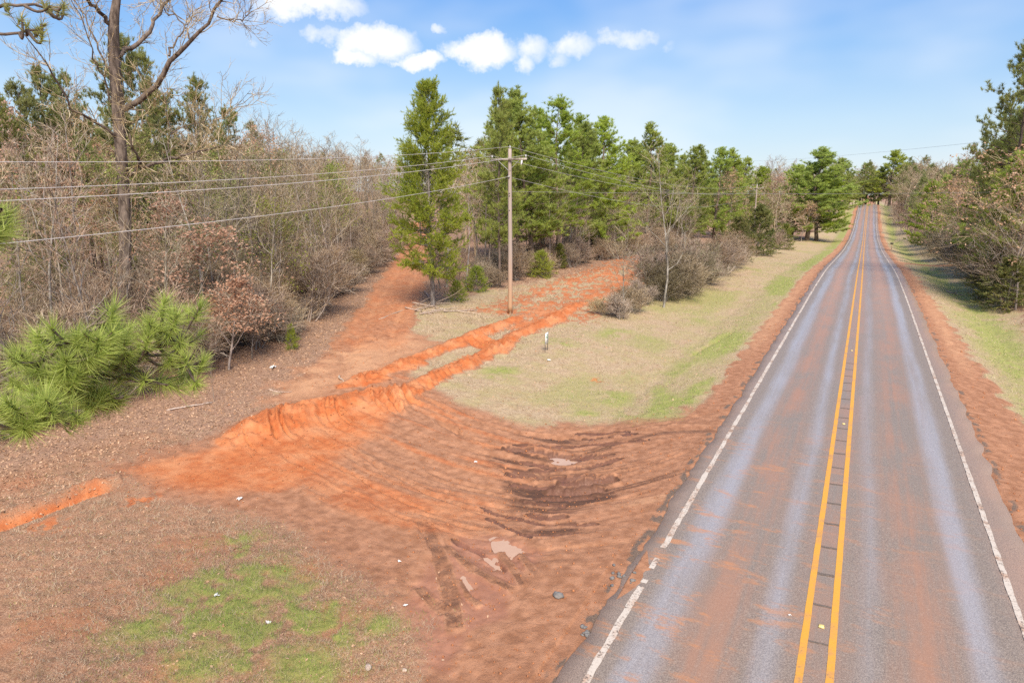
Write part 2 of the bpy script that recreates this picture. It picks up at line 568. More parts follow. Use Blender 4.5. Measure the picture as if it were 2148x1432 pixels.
def ground_detail(X, Y):
    """height detail and surface zones (albedo and wetness masks) for plan points"""
    n = X.shape
    dz = np.zeros(n)
    Z = {k: np.zeros(n) for k in ('orange', 'mud', 'wet', 'green', 'dry', 'litter', 'gravel', 'pale', 'straw', 'soil', 'flow_a', 'flow_b', 'flow_c')}
    d = np.hypot(X, Y)
    big = fbm(X * .35, Y * .35, 21, 3)
    mid = fbm(X * 1.3, Y * 1.3, 31, 3)
    fine = fbm(X * 5, Y * 5, 41, 3)
    t = -X
    # --- broad zones
    edge = np.interp(Y, [0, 14, 20, 26, 32, 37, 60, 100, 200], [17.5, 17.6, 18.6, 21.5, 25, 26, 23, 19, 14])    # where the grass gives way to leaf litter
    lit = sstep(-1.5, 1.5, t - edge + (mid - .5) * 3)
    Z['litter'] = np.maximum(lit, sstep(-1.2, 1.2, X - np.interp(Y, [0, 60, 100, 200], [10.5, 9.5, 14, 11]) + (mid - .5) * 3))
    grass = 1 - Z['litter']
    Z['dry'] = grass * .95
    verge = np.exp(-((t - np.interp(Y, [20, 40, 80, 140], [5.9, 6.0, 5.9, 5.6]) - (mid - .5) * 1.2) / 1.25) ** 2) * (X < 0) * sstep(17, 22, Y) * (.35 + .65 * sstep(.36, .56, fbm(X * .5, Y * .16, 77, 3)))
    blot = sstep(.42, .72, fbm(X * .3 + 3, Y * .2, 61, 5)) * sstep(6, 9, t) * (1 - sstep(12, 16, t)) * sstep(18, 22, Y) * .8
    rgreen = np.exp(-((X - 7.2 - (mid - .5) * 1.5) / 1.9) ** 2) * (.35 + .65 * sstep(.3, .55, big * .5 + mid * .5))
    Z['green'] = np.clip(verge * 1.15 + blot * .7 + rgreen * .95 + .16 * sstep(28, 45, Y) * (X < 0) * (1 - sstep(9, 12, t)) * (.4 + .9 * mid), 0, 1)
    for (px, py, r_) in [(1290, 835, 1.1), (1340, 870, 1.3), (1050, 780, 1.0), (1180, 715, 1.2), (1290, 700, 1.2), (1230, 870, .7)]:
        g = G(px, py)
        Z['green'] = np.maximum(Z['green'], np.exp(-(((X - g[0]) / r_) ** 2 + ((Y - g[1]) / (r_ * 1.5)) ** 2)) * sstep(.3, .6, mid) * .95)
    gr = inside(X, Y, POLY_GREEN, .9)
    Z['straw'] = sstep(4.6, 5.6, t) * (1 - sstep(12.5, 15, Y)) * (1 - sstep(18, 22, t))
    # --- bare soil
    dirt = inside(X + (mid - .5) * 2.0 + (fine - .5) * .8, Y + (big - .5) * 1.6, POLY_DIRT, 1.3)
    dirt = np.maximum(dirt, (1 - sstep(.9, 1.5, t - 3.6 + (mid - .5) * 1.0)) * (X < 0) * 1.0)
    dirt = np.maximum(dirt, (1 - sstep(np.interp(Y, [0, 22, 34, 60, 120], [1.5, 1.6, 1.0, .7, .6]), np.interp(Y, [0, 22, 34, 60, 120], [2.6, 2.7, 1.9, 1.5, 1.3]), X - 3.8 + (mid - .5) * 1.2)) * (X > 0))
    drv = np.exp(-((Y - 103) / 2.2) ** 4) * (X > 3)
    dirt = np.maximum(dirt, drv)
    tk, tks, tka, _ = poly_coords(X, Y, TRACK)
    track = 1 - sstep(1.5, 2.3, tk + (mid - .5) * 1.2)
    dirt = np.maximum(dirt, track)
    dirt = np.maximum(dirt, inside(X + (mid - .5) * 2.4, Y + (big - .5) * 2, POLY_PALE, 1.2))
    dirt = dirt * (1 - gr * sstep(.35, .55, mid * .6 + fine * .4))
    Z['soil'] = dirt
    Z['green'] = np.clip(np.maximum(Z['green'] * (1 - dirt), gr * sstep(.34, .62, mid * .45 + fine * .5 + (big - .5) * .3) * (.8 + .45 * mid)), 0, 1)
    for (px, py, r_) in [(362, 1238, .28), (590, 1200, .35), (516, 1130, .25), (580, 1240, .35), (800, 1310, .4), (700, 1270, .15), (300, 1320, .5), (640, 1400, .8), (420, 1390, .6), (500, 1290, .6)]:
        g = G(px, py)
        Z['green'] = np.maximum(Z['green'], np.exp(-((X - g[0]) ** 2 + (Y - g[1]) ** 2) / r_ ** 2) * (.4 + .6 * fine) * 1.3)
    Z['green'] = np.clip(Z['green'], 0, 1)
    for k in ('dry', 'litter', 'straw'):
        Z[k] = Z[k] * (1 - dirt)
    # wheel ruts in the track
    rut = np.exp(-((np.abs(tks) - .85 + (mid - .5) * .3) / .33) ** 2) * track
    Z['pale'] = rut * (.1 + .75 * mid) * sstep(5, 9, tka)
    dz -= rut * .09 - .05 * track
    dz += track * (fine - .5) * .08
    Z['mud'] = track * (np.exp(-((tks - .1) / .5) ** 2) * .22 + .25 * sstep(.5, .75, fine)) * sstep(4, 8, tka)
    Z['pale'] = np.maximum(Z['pale'], inside(X + (mid - .5) * 2, Y + (big - .5) * 2, POLY_PALE, 1.2) * (.3 + .7 * mid))
    Z['orange'] = np.maximum(Z['orange'], drv * .35)
    Z['orange'] = np.maximum(Z['orange'], track * (.25 + .4 * mid) * sstep(3, 7, tka))
    near = (d < 95) & (X < 3) & (Y > 0)
    I = np.where(near)[0]
    x, y = X[I], Y[I]
    dzl = np.zeros(len(I))
    z = {k: Z[k][I] for k in Z if not k.startswith('flow')}
    md, fn = mid[I], fine[I]
    z['orange'] = np.maximum(z['orange'], inside(x + (md - .5) * 1.2, y, POLY_ORANGE, .8) * .8)
    # fan of wheel marks: streaks along the curves
    fan = inside(x, y, POLY_FAN, .7)
    J = np.where(fan > .01)[0]
    if len(J):
        dd_, ss_, aa_, L_ = poly_coords(x[J], y[J], smooth_line(fan_curve(.5), 30))
        bt = aa_ / L_
        cross = ss_ + (fbm(x[J] * .25, y[J] * .25, 191, 2) - .5) * 1.2
        fl = np.zeros((len(I), 3))
        fl[J] = np.stack([cross, aa_, fan[J]], -1)
        Z['flow_a'][I], Z['flow_b'][I], Z['flow_c'][I] = fl.T
        s1 = fbm(cross * 1.6, bt * 1.6 + 9, 91, 3)
        s2 = fbm(cross * 5.0, bt * 3.5, 95, 3)
        amp = fan[J]
        dzl[J] += amp * ((s1 - .5) * .10 + (s2 - .5) * .06)
        z['pale'][J] = np.maximum(z['pale'][J], amp * sstep(.55, .8, s2 * .5 + s1 * .5) * .55)
        z['orange'][J] = np.maximum(z['orange'][J], amp * sstep(.42, .7, s1) * .6 * (1 - sstep(.45, .75, bt)))
        z['mud'][J] = np.maximum(z['mud'][J], amp * sstep(.5, .72, (1 - s1) * .6 + s2 * .4) * (.25 + .4 * sstep(.3, .6, bt)))
    mudp = inside(x + (md - .5) * .8, y + (fn - .5) * .8, POLY_MUD, .9)
    if len(J):
        s3 = fbm(cross * 3.2 + 40, bt * 2.0, 97, 3)
        z['mud'][J] = np.maximum(z['mud'][J], mudp[J] * (.28 + .5 * sstep(.42, .66, s3)))
        dzl[J] -= mudp[J] * (s3 - .4) * .05
        z['pale'][J] = z['pale'][J] * (1 - mudp[J])
    wet = inside(x + (md - .5) * .5, y + (fn - .5) * .3, POLY_WET, .35)
    z['wet'] = np.maximum(z['wet'], wet * .8)
    z['wet'] = np.maximum(z['wet'], mudp * sstep(.5, .7, md) * .45)
    z['mud'] = np.maximum(z['mud'], wet * .2)
    dzl -= wet * .05
    for P in PUDDLES:
        dzl += inside(x, y, P, .22) * (-.07 + (fn - .5) * .07)
    for ri, (pts, w_, dp) in enumerate(RUTS + DARK):
        dark = ri >= len(RUTS)
        bb = (x > pts[:, 0].min() - .8) & (x < pts[:, 0].max() + .8) & (y > pts[:, 1].min() - .8) & (y < pts[:, 1].max() + .8)
        K = np.where(bb)[0]
        if not len(K):
            continue
        dd_, ss_, aa_, L_ = poly_coords(x[K], y[K], pts)
        endf = sstep(0, .12 * L_, aa_) * (1 - sstep(.88 * L_, L_, aa_))
        wv = w_ * (.6 + .8 * fbm(aa_ * .9, aa_ * 0 + w_ * 90, 7, 2)) * (.4 + .6 * endf)
        dd_ = np.abs(ss_ + (fbm(aa_ * .8, aa_ * 0 + 3 + w_ * 50, 17, 2) - .5) * .16 + (fn[K] - .5) * .15 + (md[K] - .5) * .12)
        g = (1 - sstep(wv * .45, wv * 1.15, dd_)) * endf if dark else np.exp(-(dd_ / wv) ** 2) * endf
        rim = np.exp(-((dd_ - wv * 1.55) / (wv * .45)) ** 2) * endf * (.4 + 1.2 * fn[K])
        dp_ = dp * (.75 + .5 * fn[K])
        dzl[K] += -g * dp_ + rim * dp_ * .4
        z['mud'][K] = np.maximum(z['mud'][K], sstep(.1, .5, g) * (.85 + .3 * fn[K]) if dark else g * (.3 + .3 * mudp[K]))
        if dark:
            z['mud'][K] = np.maximum(z['mud'][K], np.exp(-(dd_ / (wv * 2.8)) ** 2) * endf * .55)
            z['wet'][K] = np.maximum(z['wet'][K], np.exp(-(dd_ / (wv * 2.2)) ** 2) * endf * .6)
    for pts, w_, dp in TYRES:
        dd_, ss_, aa_, L_ = poly_coords(x, y, pts)
        endf = sstep(0, .06 * L_, aa_) * (1 - sstep(.93 * L_, L_, aa_))
        dd_ = dd_ + (fn - .5) * .09
        g = (1 - sstep(w_ * .7, w_ * 1.15, dd_)) * endf
        rim = np.exp(-((dd_ - w_ * 1.2) / (w_ * .3)) ** 2) * endf
        tread = np.cos(ss_ * 2 * np.pi / .085) * .008 + np.sin(aa_ * 2 * np.pi / .11 + np.abs(ss_) * 20) * .004 + (fn - .5) * .03
        dzl = dzl * (1 - .8 * g) + g * (.015 - dp * .3 + tread) + rim * .03
        z['mud'] = np.maximum(z['mud'], g * (.3 + .35 * fn))
        z['wet'] = z['wet'] * (1 - .8 * g)
    # mound and berms of fresh clay
    dd_, ss_, aa_, L_ = poly_coords(x, y, MOUND)
    hgt = np.interp(aa_ / L_, [0, .12, .5, 1], [.15, .42, .36, .12])
    wd = np.interp(aa_ / L_, [0, .3, 1], [.75, 1.0, .7])
    g = np.exp(-(dd_ / wd) ** 2)
    ridge = 1 - np.abs(2 * fbm(x * 2.6, y * 2.6, 142, 4) - 1)
    dzl += g * hgt * (.75 + .5 * md) + g * (fn - .5) * .14 + g * (ridge - .6) * .16
    z['orange'] = np.maximum(z['orange'], sstep(.2, .5, g + (fn - .5) * .2))
    z['soil'] = np.maximum(z['soil'], sstep(.1, .3, g))
    for B in (BERM1, BERM2):
        dd_, ss_, aa_, L_ = poly_coords(x, y, B)
        fade = sstep(0, 1.5, aa_) * (1 - sstep(L_ - 5, L_, aa_) * .75)
        ridge = 1 - np.abs(2 * fbm(x * 2.2, y * 2.2, 141, 4) - 1)
        g = np.exp(-(np.abs(ss_ + (md - .5) * .5) / (.55 + .7 * (md - .5))) ** 2) * fade
        dzl += g * (.10 + .22 * fn) * (.6 + .8 * md) + g * (ridge - .6) * .22
        z['orange'] = np.maximum(z['orange'], sstep(.12, .6, g + (fn - .5) * .35))
        z['soil'] = np.maximum(z['soil'], sstep(.08, .4, g + (fn - .5) * .3))
        z['dry'] = z['dry'] * (1 - sstep(.15, .4, g))
        z['green'] = z['green'] * (1 - sstep(.15, .4, g))
    for pts, w_, dp in MARKS:
        bb = (x > pts[:, 0].min() - .6) & (x < pts[:, 0].max() + .6) & (y > pts[:, 1].min() - .6) & (y < pts[:, 1].max() + .6)
        K = np.where(bb)[0]
        if not len(K):
            continue
        dd_, ss_, aa_, L_ = poly_coords(x[K], y[K], pts)
        endf = sstep(0, .2 * L_, aa_) * (1 - sstep(.7 * L_, L_, aa_))
        g = np.exp(-(dd_ / w_) ** 2) * endf
        rim = np.exp(-((dd_ - w_ * 1.9) / (w_ * .8)) ** 2) * endf
        dzl[K] += -g * dp + rim * dp * .7
        z['mud'][K] = np.maximum(z['mud'][K], g * .42 * fn[K] * 1.6)
        z['orange'][K] = np.maximum(z['orange'][K], (g + rim).clip(0, 1))
        z['soil'][K] = np.maximum(z['soil'][K], (g + rim).clip(0, 1))
    dd_, ss_, aa_, L_ = poly_coords(x, y, TRENCH)
    wv = .28 * (.7 + .6 * vnoise(aa_ * 1.2, aa_ * 0, 3))
    g = np.exp(-(dd_ / wv) ** 2) * (1 - sstep(L_ - .8, L_, aa_))
    rim = np.exp(-((ss_ - .45) / .25) ** 2) * (aa_ < L_ - .05)
    dzl += -g * .2 + rim * .1 * (.5 + md)
    og = np.clip(g + rim * .6 * md, 0, 1)
    z['orange'] = np.maximum(z['orange'], og)
    z['soil'] = np.maximum(z['soil'], og)
    dd_, ss_, aa_, L_ = poly_coords(x, y, ORANGE_FAR)
    og = np.maximum((1 - sstep(.5, 1.7, dd_ + (md - .5) * 1.8 + (fn - .5) * .8)) * (.25 + .75 * sstep(.35, .6, fn * .5 + md * .5)) * .85, (1 - sstep(2.5, 6.5, np.abs(ss_ - 1.5) + (md - .5) * 3)) * sstep(.34, .58, fn * .45 + md * .55) * .72 * (dd_ < 8) * sstep(1.0, 4.0, aa_))
    z['orange'] = np.maximum(z['orange'], og)
    z['soil'] = np.maximum(z['soil'], np.clip(og * 1.4, 0, 1))
    for (px, py, r_) in [(1250, 797, .35), (300, 1048, .5), (110, 1100, .5)]:
        g = G(px, py)
        og = np.exp(-((x - g[0]) ** 2 + (y - g[1]) ** 2) / r_ ** 2) * sstep(.3, .6, fn)
        z['orange'] = np.maximum(z['orange'], og)
        z['soil'] = np.maximum(z['soil'], og)
        dzl -= og * .05
    for k in z:
        Z[k][I] = z[k]
    dz[I] += dzl
    # dark gravel crumbled from the asphalt edge
    ge = np.where(X < 0, t - 3.62, X - 3.85)
    Z['gravel'] = np.exp(-((ge - .08 - .2 * (mid - .5)) / .2) ** 2) * sstep(.35, .7, fbm(X * 5, Y * 3, 71, 4)) * np.where(X < 0, 1.0, .8)
    far_o = (1 - sstep(1.0, 2.0, np.abs(X) - 3.5)) * sstep(60, 120, Y)
    Z['orange'] = np.maximum(Z['orange'], far_o * .12)
    Z['orange'] = np.maximum(Z['orange'], np.exp(-((ge - .9) / .5) ** 2) * .15 * mid)
    Z['pale'] = np.maximum(Z['pale'], np.exp(-((ge - .8) / .7) ** 2) * sstep(26, 40, Y) * (.25 + .6 * fine))
    # soil keeps below the road, except where mud is spread over its edge
    rough = .02 + .04 * Z['litter'] + .03 * Z['dry']
    dz += (fine - .5) * rough * sstep(3.9, 4.6, np.abs(X)) * 2
    keep = sstep(3.75, 4.5, np.abs(X))
    dz *= keep
    spread = np.exp(-((Y - 12.4) / 1.5) ** 2) * (X < 0) * (1 - sstep(2.7, 3.5, -X + 0) * 0) * sstep(2.75, 3.2, t + (mid - .5) * .9) * (1 - sstep(4.5, 6, t))
    dz += spread * .115 * (t < 3.5) + spread * .03 * (t >= 3.5)
    return dz, Z


# ------------------------------------------------------------------ materials
def attr(t, name):
    return t.n('ShaderNodeAttribute', attribute_name=name, attribute_type='GEOMETRY')


def ground_material():
    t = NT('soil_and_grass')
    P = t.n('ShaderNodeTexCoord').outputs['Object']
    A, B, C, D4 = (t.n('ShaderNodeSeparateColor', {0: attr(t, k).outputs['Color']}) for k in ('zone_a', 'zone_b', 'zone_c', 'zone_d'))
    straw = D4.outputs[0]
    orange, mud, wet = A.outputs
    green, dry, litter = B.outputs
    gravel, pale, soil = C.outputs
    n_big = t.noise(P, .7, 5, .6)
    n1 = t.noise(P, 3.5, 6, .65)
    n2 = t.noise(P, 14, 6, .7)
    n3 = t.noise(P, 55, 4, .7)
    vor = t.n('ShaderNodeTexVoronoi', {'Vector': P, 'Scale': 24.0, 'Randomness': 1.0})
    vr = t.n('ShaderNodeSeparateColor', {0: vor.outputs['Color']})

    def edge(mask, k=.5, lo=.42, hi=.58, nn=None):
        x = t.math('ADD', mask, t.math('MULTIPLY', t.math('SUBTRACT', nn or n2, .5), k))
        return t.ramp(x, lo, hi)

    # leaf litter: mottled pinkish browns
    c = t.mix(t.ramp(vr.outputs[0], .1, .9), (.25, .145, .09), (.43, .27, .175))
    c = t.mix(t.ramp(n1, .4, .75), c, (.36, .21, .14))
    c = t.mix(t.math('MULTIPLY', t.ramp(vr.outputs[1], .85, .97), .2), c, (.50, .36, .27))
    fib = t.noise(t.mapping(P, (1, 1, 1), rot=(0, 0, .6)), 30, 5, .75)
    stc = t.mix(t.ramp(fib, .35, .68), (.25, .115, .062), (.52, .32, .20))
    stc = t.mix(t.math('MULTIPLY', t.ramp(n1, .42, .7), .55), stc, (.20, .125, .065))
    stc = t.mix(t.math('MULTIPLY', t.ramp(n_big, .5, .68), .6), stc, (.40, .17, .085))
    c = t.mix(edge(straw, .5, .3, .7), c, stc)
    # dry mown grass
    dcol = t.mix(t.ramp(n2, .3, .7), (.31, .21, .12), (.57, .44, .29))
    dcol = t.mix(t.math('MULTIPLY', t.ramp(n1, .45, .7), .5), dcol, (.34, .20, .11))
    dcol = t.mix(t.math('MULTIPLY', t.ramp(n_big, .4, .65), .5), dcol, (.36, .32, .13))
    dcol = t.mix(t.math('MULTIPLY', t.ramp(n3, .5, .75), .45), dcol, (.20, .125, .07))  # dark gaps: shade between the blades put into the grass colour
    c = t.mix(edge(dry, .9, .25, .75), c, dcol)
    # bare soil
    scol = t.mix(t.ramp(n1, .3, .72), (.285, .13, .068), (.48, .24, .135))
    scol = t.mix(t.math('MULTIPLY', t.ramp(n2, .5, .75), .5), scol, (.22, .088, .045))
    c = t.mix(edge(soil, .9, .25, .75), c, scol)
    c = t.mix(t.math('MULTIPLY', edge(pale, .5, .2, .9), .8), c, t.mix(n2, (.54, .275, .14), (.62, .37, .215)))
    ocol = t.mix(t.ramp(n1, .3, .7), (.44, .115, .035), (.56, .195, .07))
    ocol = t.mix(t.math('MULTIPLY', t.ramp(n_big, .42, .66), .6), ocol, (.66, .32, .155))
    ocol = t.mix(t.math('MULTIPLY', t.ramp(n2, .5, .75), .45), ocol, (.38, .09, .03))
    c = t.mix(edge(orange, .8, .2, .9), c, ocol)
    # grass
    gcol = t.mix(t.ramp(n1, .3, .7), (.21, .26, .05), (.33, .37, .085))
    gcol = t.mix(t.math('MULTIPLY', t.ramp(n2, .4, .7), .6), gcol, (.34, .26, .13))
    c = t.mix(t.math('MULTIPLY', edge(green, .9, .15, 1.0), .85), c, gcol)
    c = t.mix(edge(mud, .6, .3, .75), c, t.mix(n2, (.055, .023, .012), (.13, .057, .031)))
    c = t.mix(t.math('MULTIPLY', edge(wet, .3, .3, .8), .6), c, t.mix(n1, (.27, .112, .066), (.37, .17, .105)))
    # wheel-drawn streaks along the turning marks
    fl = attr(t, 'flow')
    fs = t.n('ShaderNodeSeparateColor', {0: fl.outputs['Color']})
    k1 = t.noise(t.mapping(fl.outputs['Vector'], (5.0, .35, 0)), 1.0, 5, .7)
    k2 = t.noise(t.mapping(fl.outputs['Vector'], (16.0, .8, 0), (3, 7, 0)), 1.0, 4, .7)
    kk = t.math('ADD', t.math('MULTIPLY', k1, .5), t.math('MULTIPLY', k2, .5))
    fm = t.math('MULTIPLY', fs.outputs[2], t.math('MULTIPLY', t.lin(n1, .3, .7, .3, 1.1), t.lin(n_big, .35, .65, .35, 1.0)))
    c = t.mix(t.math('MULTIPLY', fm, t.math('MULTIPLY', t.ramp(kk, .55, .68), .6)), c, (.15, .058, .027))
    c = t.mix(t.math('MULTIPLY', fm, t.math('MULTIPLY', t.math('SUBTRACT', 1.0, t.ramp(kk, .36, .46)), .6)), c, (.60, .315, .155))
    gcol2 = t.mix(t.ramp(n3, .35, .65), (.085, .06, .045), (.25, .175, .13))
    c = t.mix(edge(gravel, .7, .35, .8), c, gcol2)
    c = t.mix(t.math('MULTIPLY', t.ramp(n3, .3, .75), .35), c, t.mix(.45, c, (.06, .03, .015)))
    rough = t.lin(edge(wet, .4, .35, .75), 0, 1, .92, .22)
    spec = t.lin(edge(mud, .3, .3, .8), 0, 1, .2, .45)
    h = t.math('ADD', t.math('MULTIPLY', n2, .6), t.math('MULTIPLY', n3, .4))
    h = t.math('ADD', h, t.math('MULTIPLY', t.math('MULTIPLY', vr.outputs[2], litter), .6))
    h = t.math('SUBTRACT', h, t.math('MULTIPLY', t.math('MULTIPLY', kk, fm), 1.3))
    bs = t.lin(wet, 0, 1, .75, .15)
    b = t.n('ShaderNodeBump', {'Height': h, 'Strength': bs, 'Distance': .07})
    p = t.n('ShaderNodeBsdfPrincipled', {'Base Color': c, 'Roughness': rough, 'Specular IOR Level': spec, 'Normal': b.outputs[0]})
    t.n('ShaderNodeOutputMaterial', {'Surface': p.outputs[0]})
    return t.m


def road_material():
    t = NT('worn_asphalt')
    P = t.n('ShaderNodeTexCoord').outputs['Object']
    xyz = t.n('ShaderNodeSeparateXYZ', {0: P})
    wob = t.math('MULTIPLY', t.math('SUBTRACT', t.noise(t.mapping(P, (.3, .05, .3)), 1.0, 3), .5), .5)
    x = t.math('ADD', xyz.outputs[0], wob)
    y = xyz.outputs[1]
    streak = t.noise(t.mapping(P, (2.2, .10, 1)), 1.0, 4, .6)
    st2 = t.noise(t.mapping(P, (5, .03, 1)), 1.0, 4, .6)
    agg = t.noise(P, 55, 3, .8)
    agg2 = t.noise(P, 24, 3, .75)
    patch = t.noise(t.mapping(P, (.9, .3, 1)), 1.0, 5, .6)

    def band(c0, w):
        d = t.math('DIVIDE', t.math('SUBTRACT', x, c0), w)
        return t.math('EXPONENT', t.math('MULTIPLY', t.math('MULTIPLY', d, d), -1.0))

    wheel = t.math('MAXIMUM', t.math('MAXIMUM', band(-2.5, .38), t.math('MULTIPLY', band(-.78, .3), .75)), t.math('MAXIMUM', t.math('MULTIPLY', band(.75, .34), .55), band(2.45, .34)))
    wheel = t.math('MULTIPLY', wheel, t.math('MULTIPLY', t.lin(streak, .3, .75, .5, 1.15), t.lin(patch, .3, .7, .75, 1.1)))
    base = t.mix(t.ramp(agg, .35, .68), (.125, .096, .076), (.31, .245, .19))
    base = t.mix(t.math('MULTIPLY', t.ramp(agg2, .55, .72), .5), base, (.45, .38, .32))
    pol = t.mix(t.ramp(agg, .35, .68), (.215, .198, .198), (.385, .362, .362))  # worn, polished paths; the paler, cooler colour also holds the sky's sheen
    c = t.mix(t.ramp(wheel, .12, .85), base, pol)
    # red clay carried onto the lanes
    mid = t.math('MAXIMUM', band(-1.65, .5), t.math('MAXIMUM', t.math('MULTIPLY', band(1.6, .55), 1.0), t.math('MULTIPLY', band(.1, .5), .7)))
    clay = t.math('MULTIPLY', mid, t.ramp(t.math('ADD', t.math('MULTIPLY', patch, .7), t.math('MULTIPLY', st2, .4)), .42, .68))
    c = t.mix(t.math('MULTIPLY', clay, .65), c, t.mix(agg2, (.30, .13, .065), (.42, .21, .12)))
    farf = t.math('MULTIPLY', t.ramp(y, 25, 75), t.math('MULTIPLY', mid, .65))
    c = t.mix(farf, c, (.38, .22, .145))
    # clay thrown out at the track mouth: streaks across the lane
    sp = t.noise(t.mapping(P, (.8, 2.0, 1), rot=(0, 0, .25)), 1.15, 6, .7)
    reg = t.math('MULTIPLY', t.ramp(y, 7, 10), t.math('SUBTRACT', 1.0, t.ramp(y, 17, 27)))
    spl = t.math('MULTIPLY', t.ramp(sp, .52, .66), t.math('MULTIPLY', reg, t.lin(x, -4, 3, 1.0, .12)))
    c = t.mix(t.math('MULTIPLY', spl, .85), c, t.mix(agg2, (.40, .15, .05), (.52, .24, .10)))
    edgeb = t.math('MAXIMUM', t.ramp(t.math('MULTIPLY', x, -1.0), 3.0, 3.7), t.ramp(x, 2.95, 3.5))
    c = t.mix(t.math('MULTIPLY', edgeb, t.lin(patch, .3, .7, .35, .9)), c, t.mix(t.ramp(agg, .35, .65), (.19, .12, .085), (.43, .275, .195)))
    rough = t.math('SUBTRACT', t.lin(agg, .3, .7, .46, .6), t.math('MULTIPLY', t.ramp(wheel, .2, .9), .17))
    h = t.math('ADD', agg, t.math('MULTIPLY', agg2, .5))
    return t.bsdf(c, rough, .5, h, .25, .01)


def paint_material(name, c1, c2, wear, dirt):
    t = NT(name)
    P = t.n('ShaderNodeTexCoord').outputs['Object']
    n1 = t.noise(P, 2.0, 5, .65)
    n2 = t.noise(P, 22, 4, .75)
    c = t.mix(n2, c1, c2)
    c = t.mix(t.math('MULTIPLY', t.ramp(n1, .45, .75), dirt), c, (.40, .20, .10))
    c = t.mix(t.ramp(t.math('ADD', t.math('MULTIPLY', n2, .75), t.math('MULTIPLY', n1, .35)), wear, wear + .1), c, (.14, .105, .08))
    return t.bsdf(c, .6, .4, n2, .4, .01)


def plain(name, c1, c2, scale=8.0, rough=.75, spec=.3, rnd=0.0, bump=.3, stretch=(1, 1, 1), detail=5):
    t = NT(name)
    P = t.n('ShaderNodeTexCoord').outputs['Object']
    n = t.noise(t.mapping(P, stretch), scale, detail, .62)
    c = t.mix(t.ramp(n, .3, .7), c1, c2)
    if rnd:
        r = t.n('ShaderNodeObjectInfo').outputs['Random']
        hs = t.n('ShaderNodeHueSaturation', {'Hue': t.lin(t.math('FRACT', t.math('MULTIPLY', r, 7.3)), 0, 1, .5 - .02 * rnd, .5 + .02 * rnd), 'Saturation': t.lin(t.math('FRACT', t.math('MULTIPLY', r, 3.7)), 0, 1, 1 - .25 * rnd, 1 + .2 * rnd),
                                             'Value': t.lin(r, 0, 1, 1 - .38 * rnd, 1 + .38 * rnd), 'Color': c})
        c = hs.outputs[0]
    return t.bsdf(c, rough, spec, n, bump, .02)


def twiggy(name, dark, mid, pale, rnd=.5):
    t = NT(name)
    rp = t.n('ShaderNodeNewGeometry').outputs['Random Per Island']
    P = t.n('ShaderNodeTexCoord').outputs['Object']
    c = t.mix(t.ramp(rp, .1, .6), dark, mid)  # the dark share of twigs stands in for shaded gaps among branches
    c = t.mix(t.ramp(rp, .62, .98), c, pale)
    c = t.mix(t.math('MULTIPLY', t.ramp(t.noise(P, .5, 2), .4, .7), .4), c, mid)
    r = t.n('ShaderNodeObjectInfo').outputs['Random']
    hs = t.n('ShaderNodeHueSaturation', {'Hue': t.lin(t.math('FRACT', t.math('MULTIPLY', r, 7.3)), 0, 1, .5 - .03 * rnd, .5 + .03 * rnd), 'Saturation': t.lin(t.math('FRACT', t.math('MULTIPLY', r, 3.7)), 0, 1, 1 - .35 * rnd, 1 + .35 * rnd),
                                         'Value': t.lin(r, 0, 1, 1 - .45 * rnd, 1 + .45 * rnd), 'Color': c})
    return t.bsdf(hs.outputs[0], .9, .2)


def leafy(name, cols, scale=1.2, rnd=.6, trans=.25, rough=.55):
    """foliage: colour differs from clump to clump and leaf to leaf"""
    t = NT(name)
    P = t.n('ShaderNodeTexCoord').outputs['Object']
    n = t.noise(P, scale, 3, .6)
    rp = t.n('ShaderNodeNewGeometry').outputs['Random Per Island']
    c = t.mix(t.ramp(n, .32, .68), cols[0], cols[1])
    c = t.mix(t.math('MULTIPLY', rp, .75), c, cols[2])
    r = t.n('ShaderNodeObjectInfo').outputs['Random']
    hs = t.n('ShaderNodeHueSaturation', {'Hue': t.lin(t.math('FRACT', t.math('MULTIPLY', r, 7.3)), 0, 1, .5 - .025 * rnd, .5 + .02 * rnd), 'Saturation': t.lin(t.math('FRACT', t.math('MULTIPLY', r, 5.1)), 0, 1, 1 - .25 * rnd, 1 + .15 * rnd),
                                         'Value': t.lin(r, 0, 1, 1 - .3 * rnd, 1 + .3 * rnd), 'Color': c})
    p = t.n('ShaderNodeBsdfPrincipled', {'Base Color': hs.outputs[0], 'Roughness': rough, 'Specular IOR Level': .3})
    tr = t.n('ShaderNodeBsdfTranslucent', {'Color': hs.outputs[0]})
    ms = t.n('ShaderNodeMixShader', {0: trans, 1: p.outputs[0], 2: tr.outputs[0]})
    t.n('ShaderNodeOutputMaterial', {'Surface': ms.outputs[0]})
    return t.m


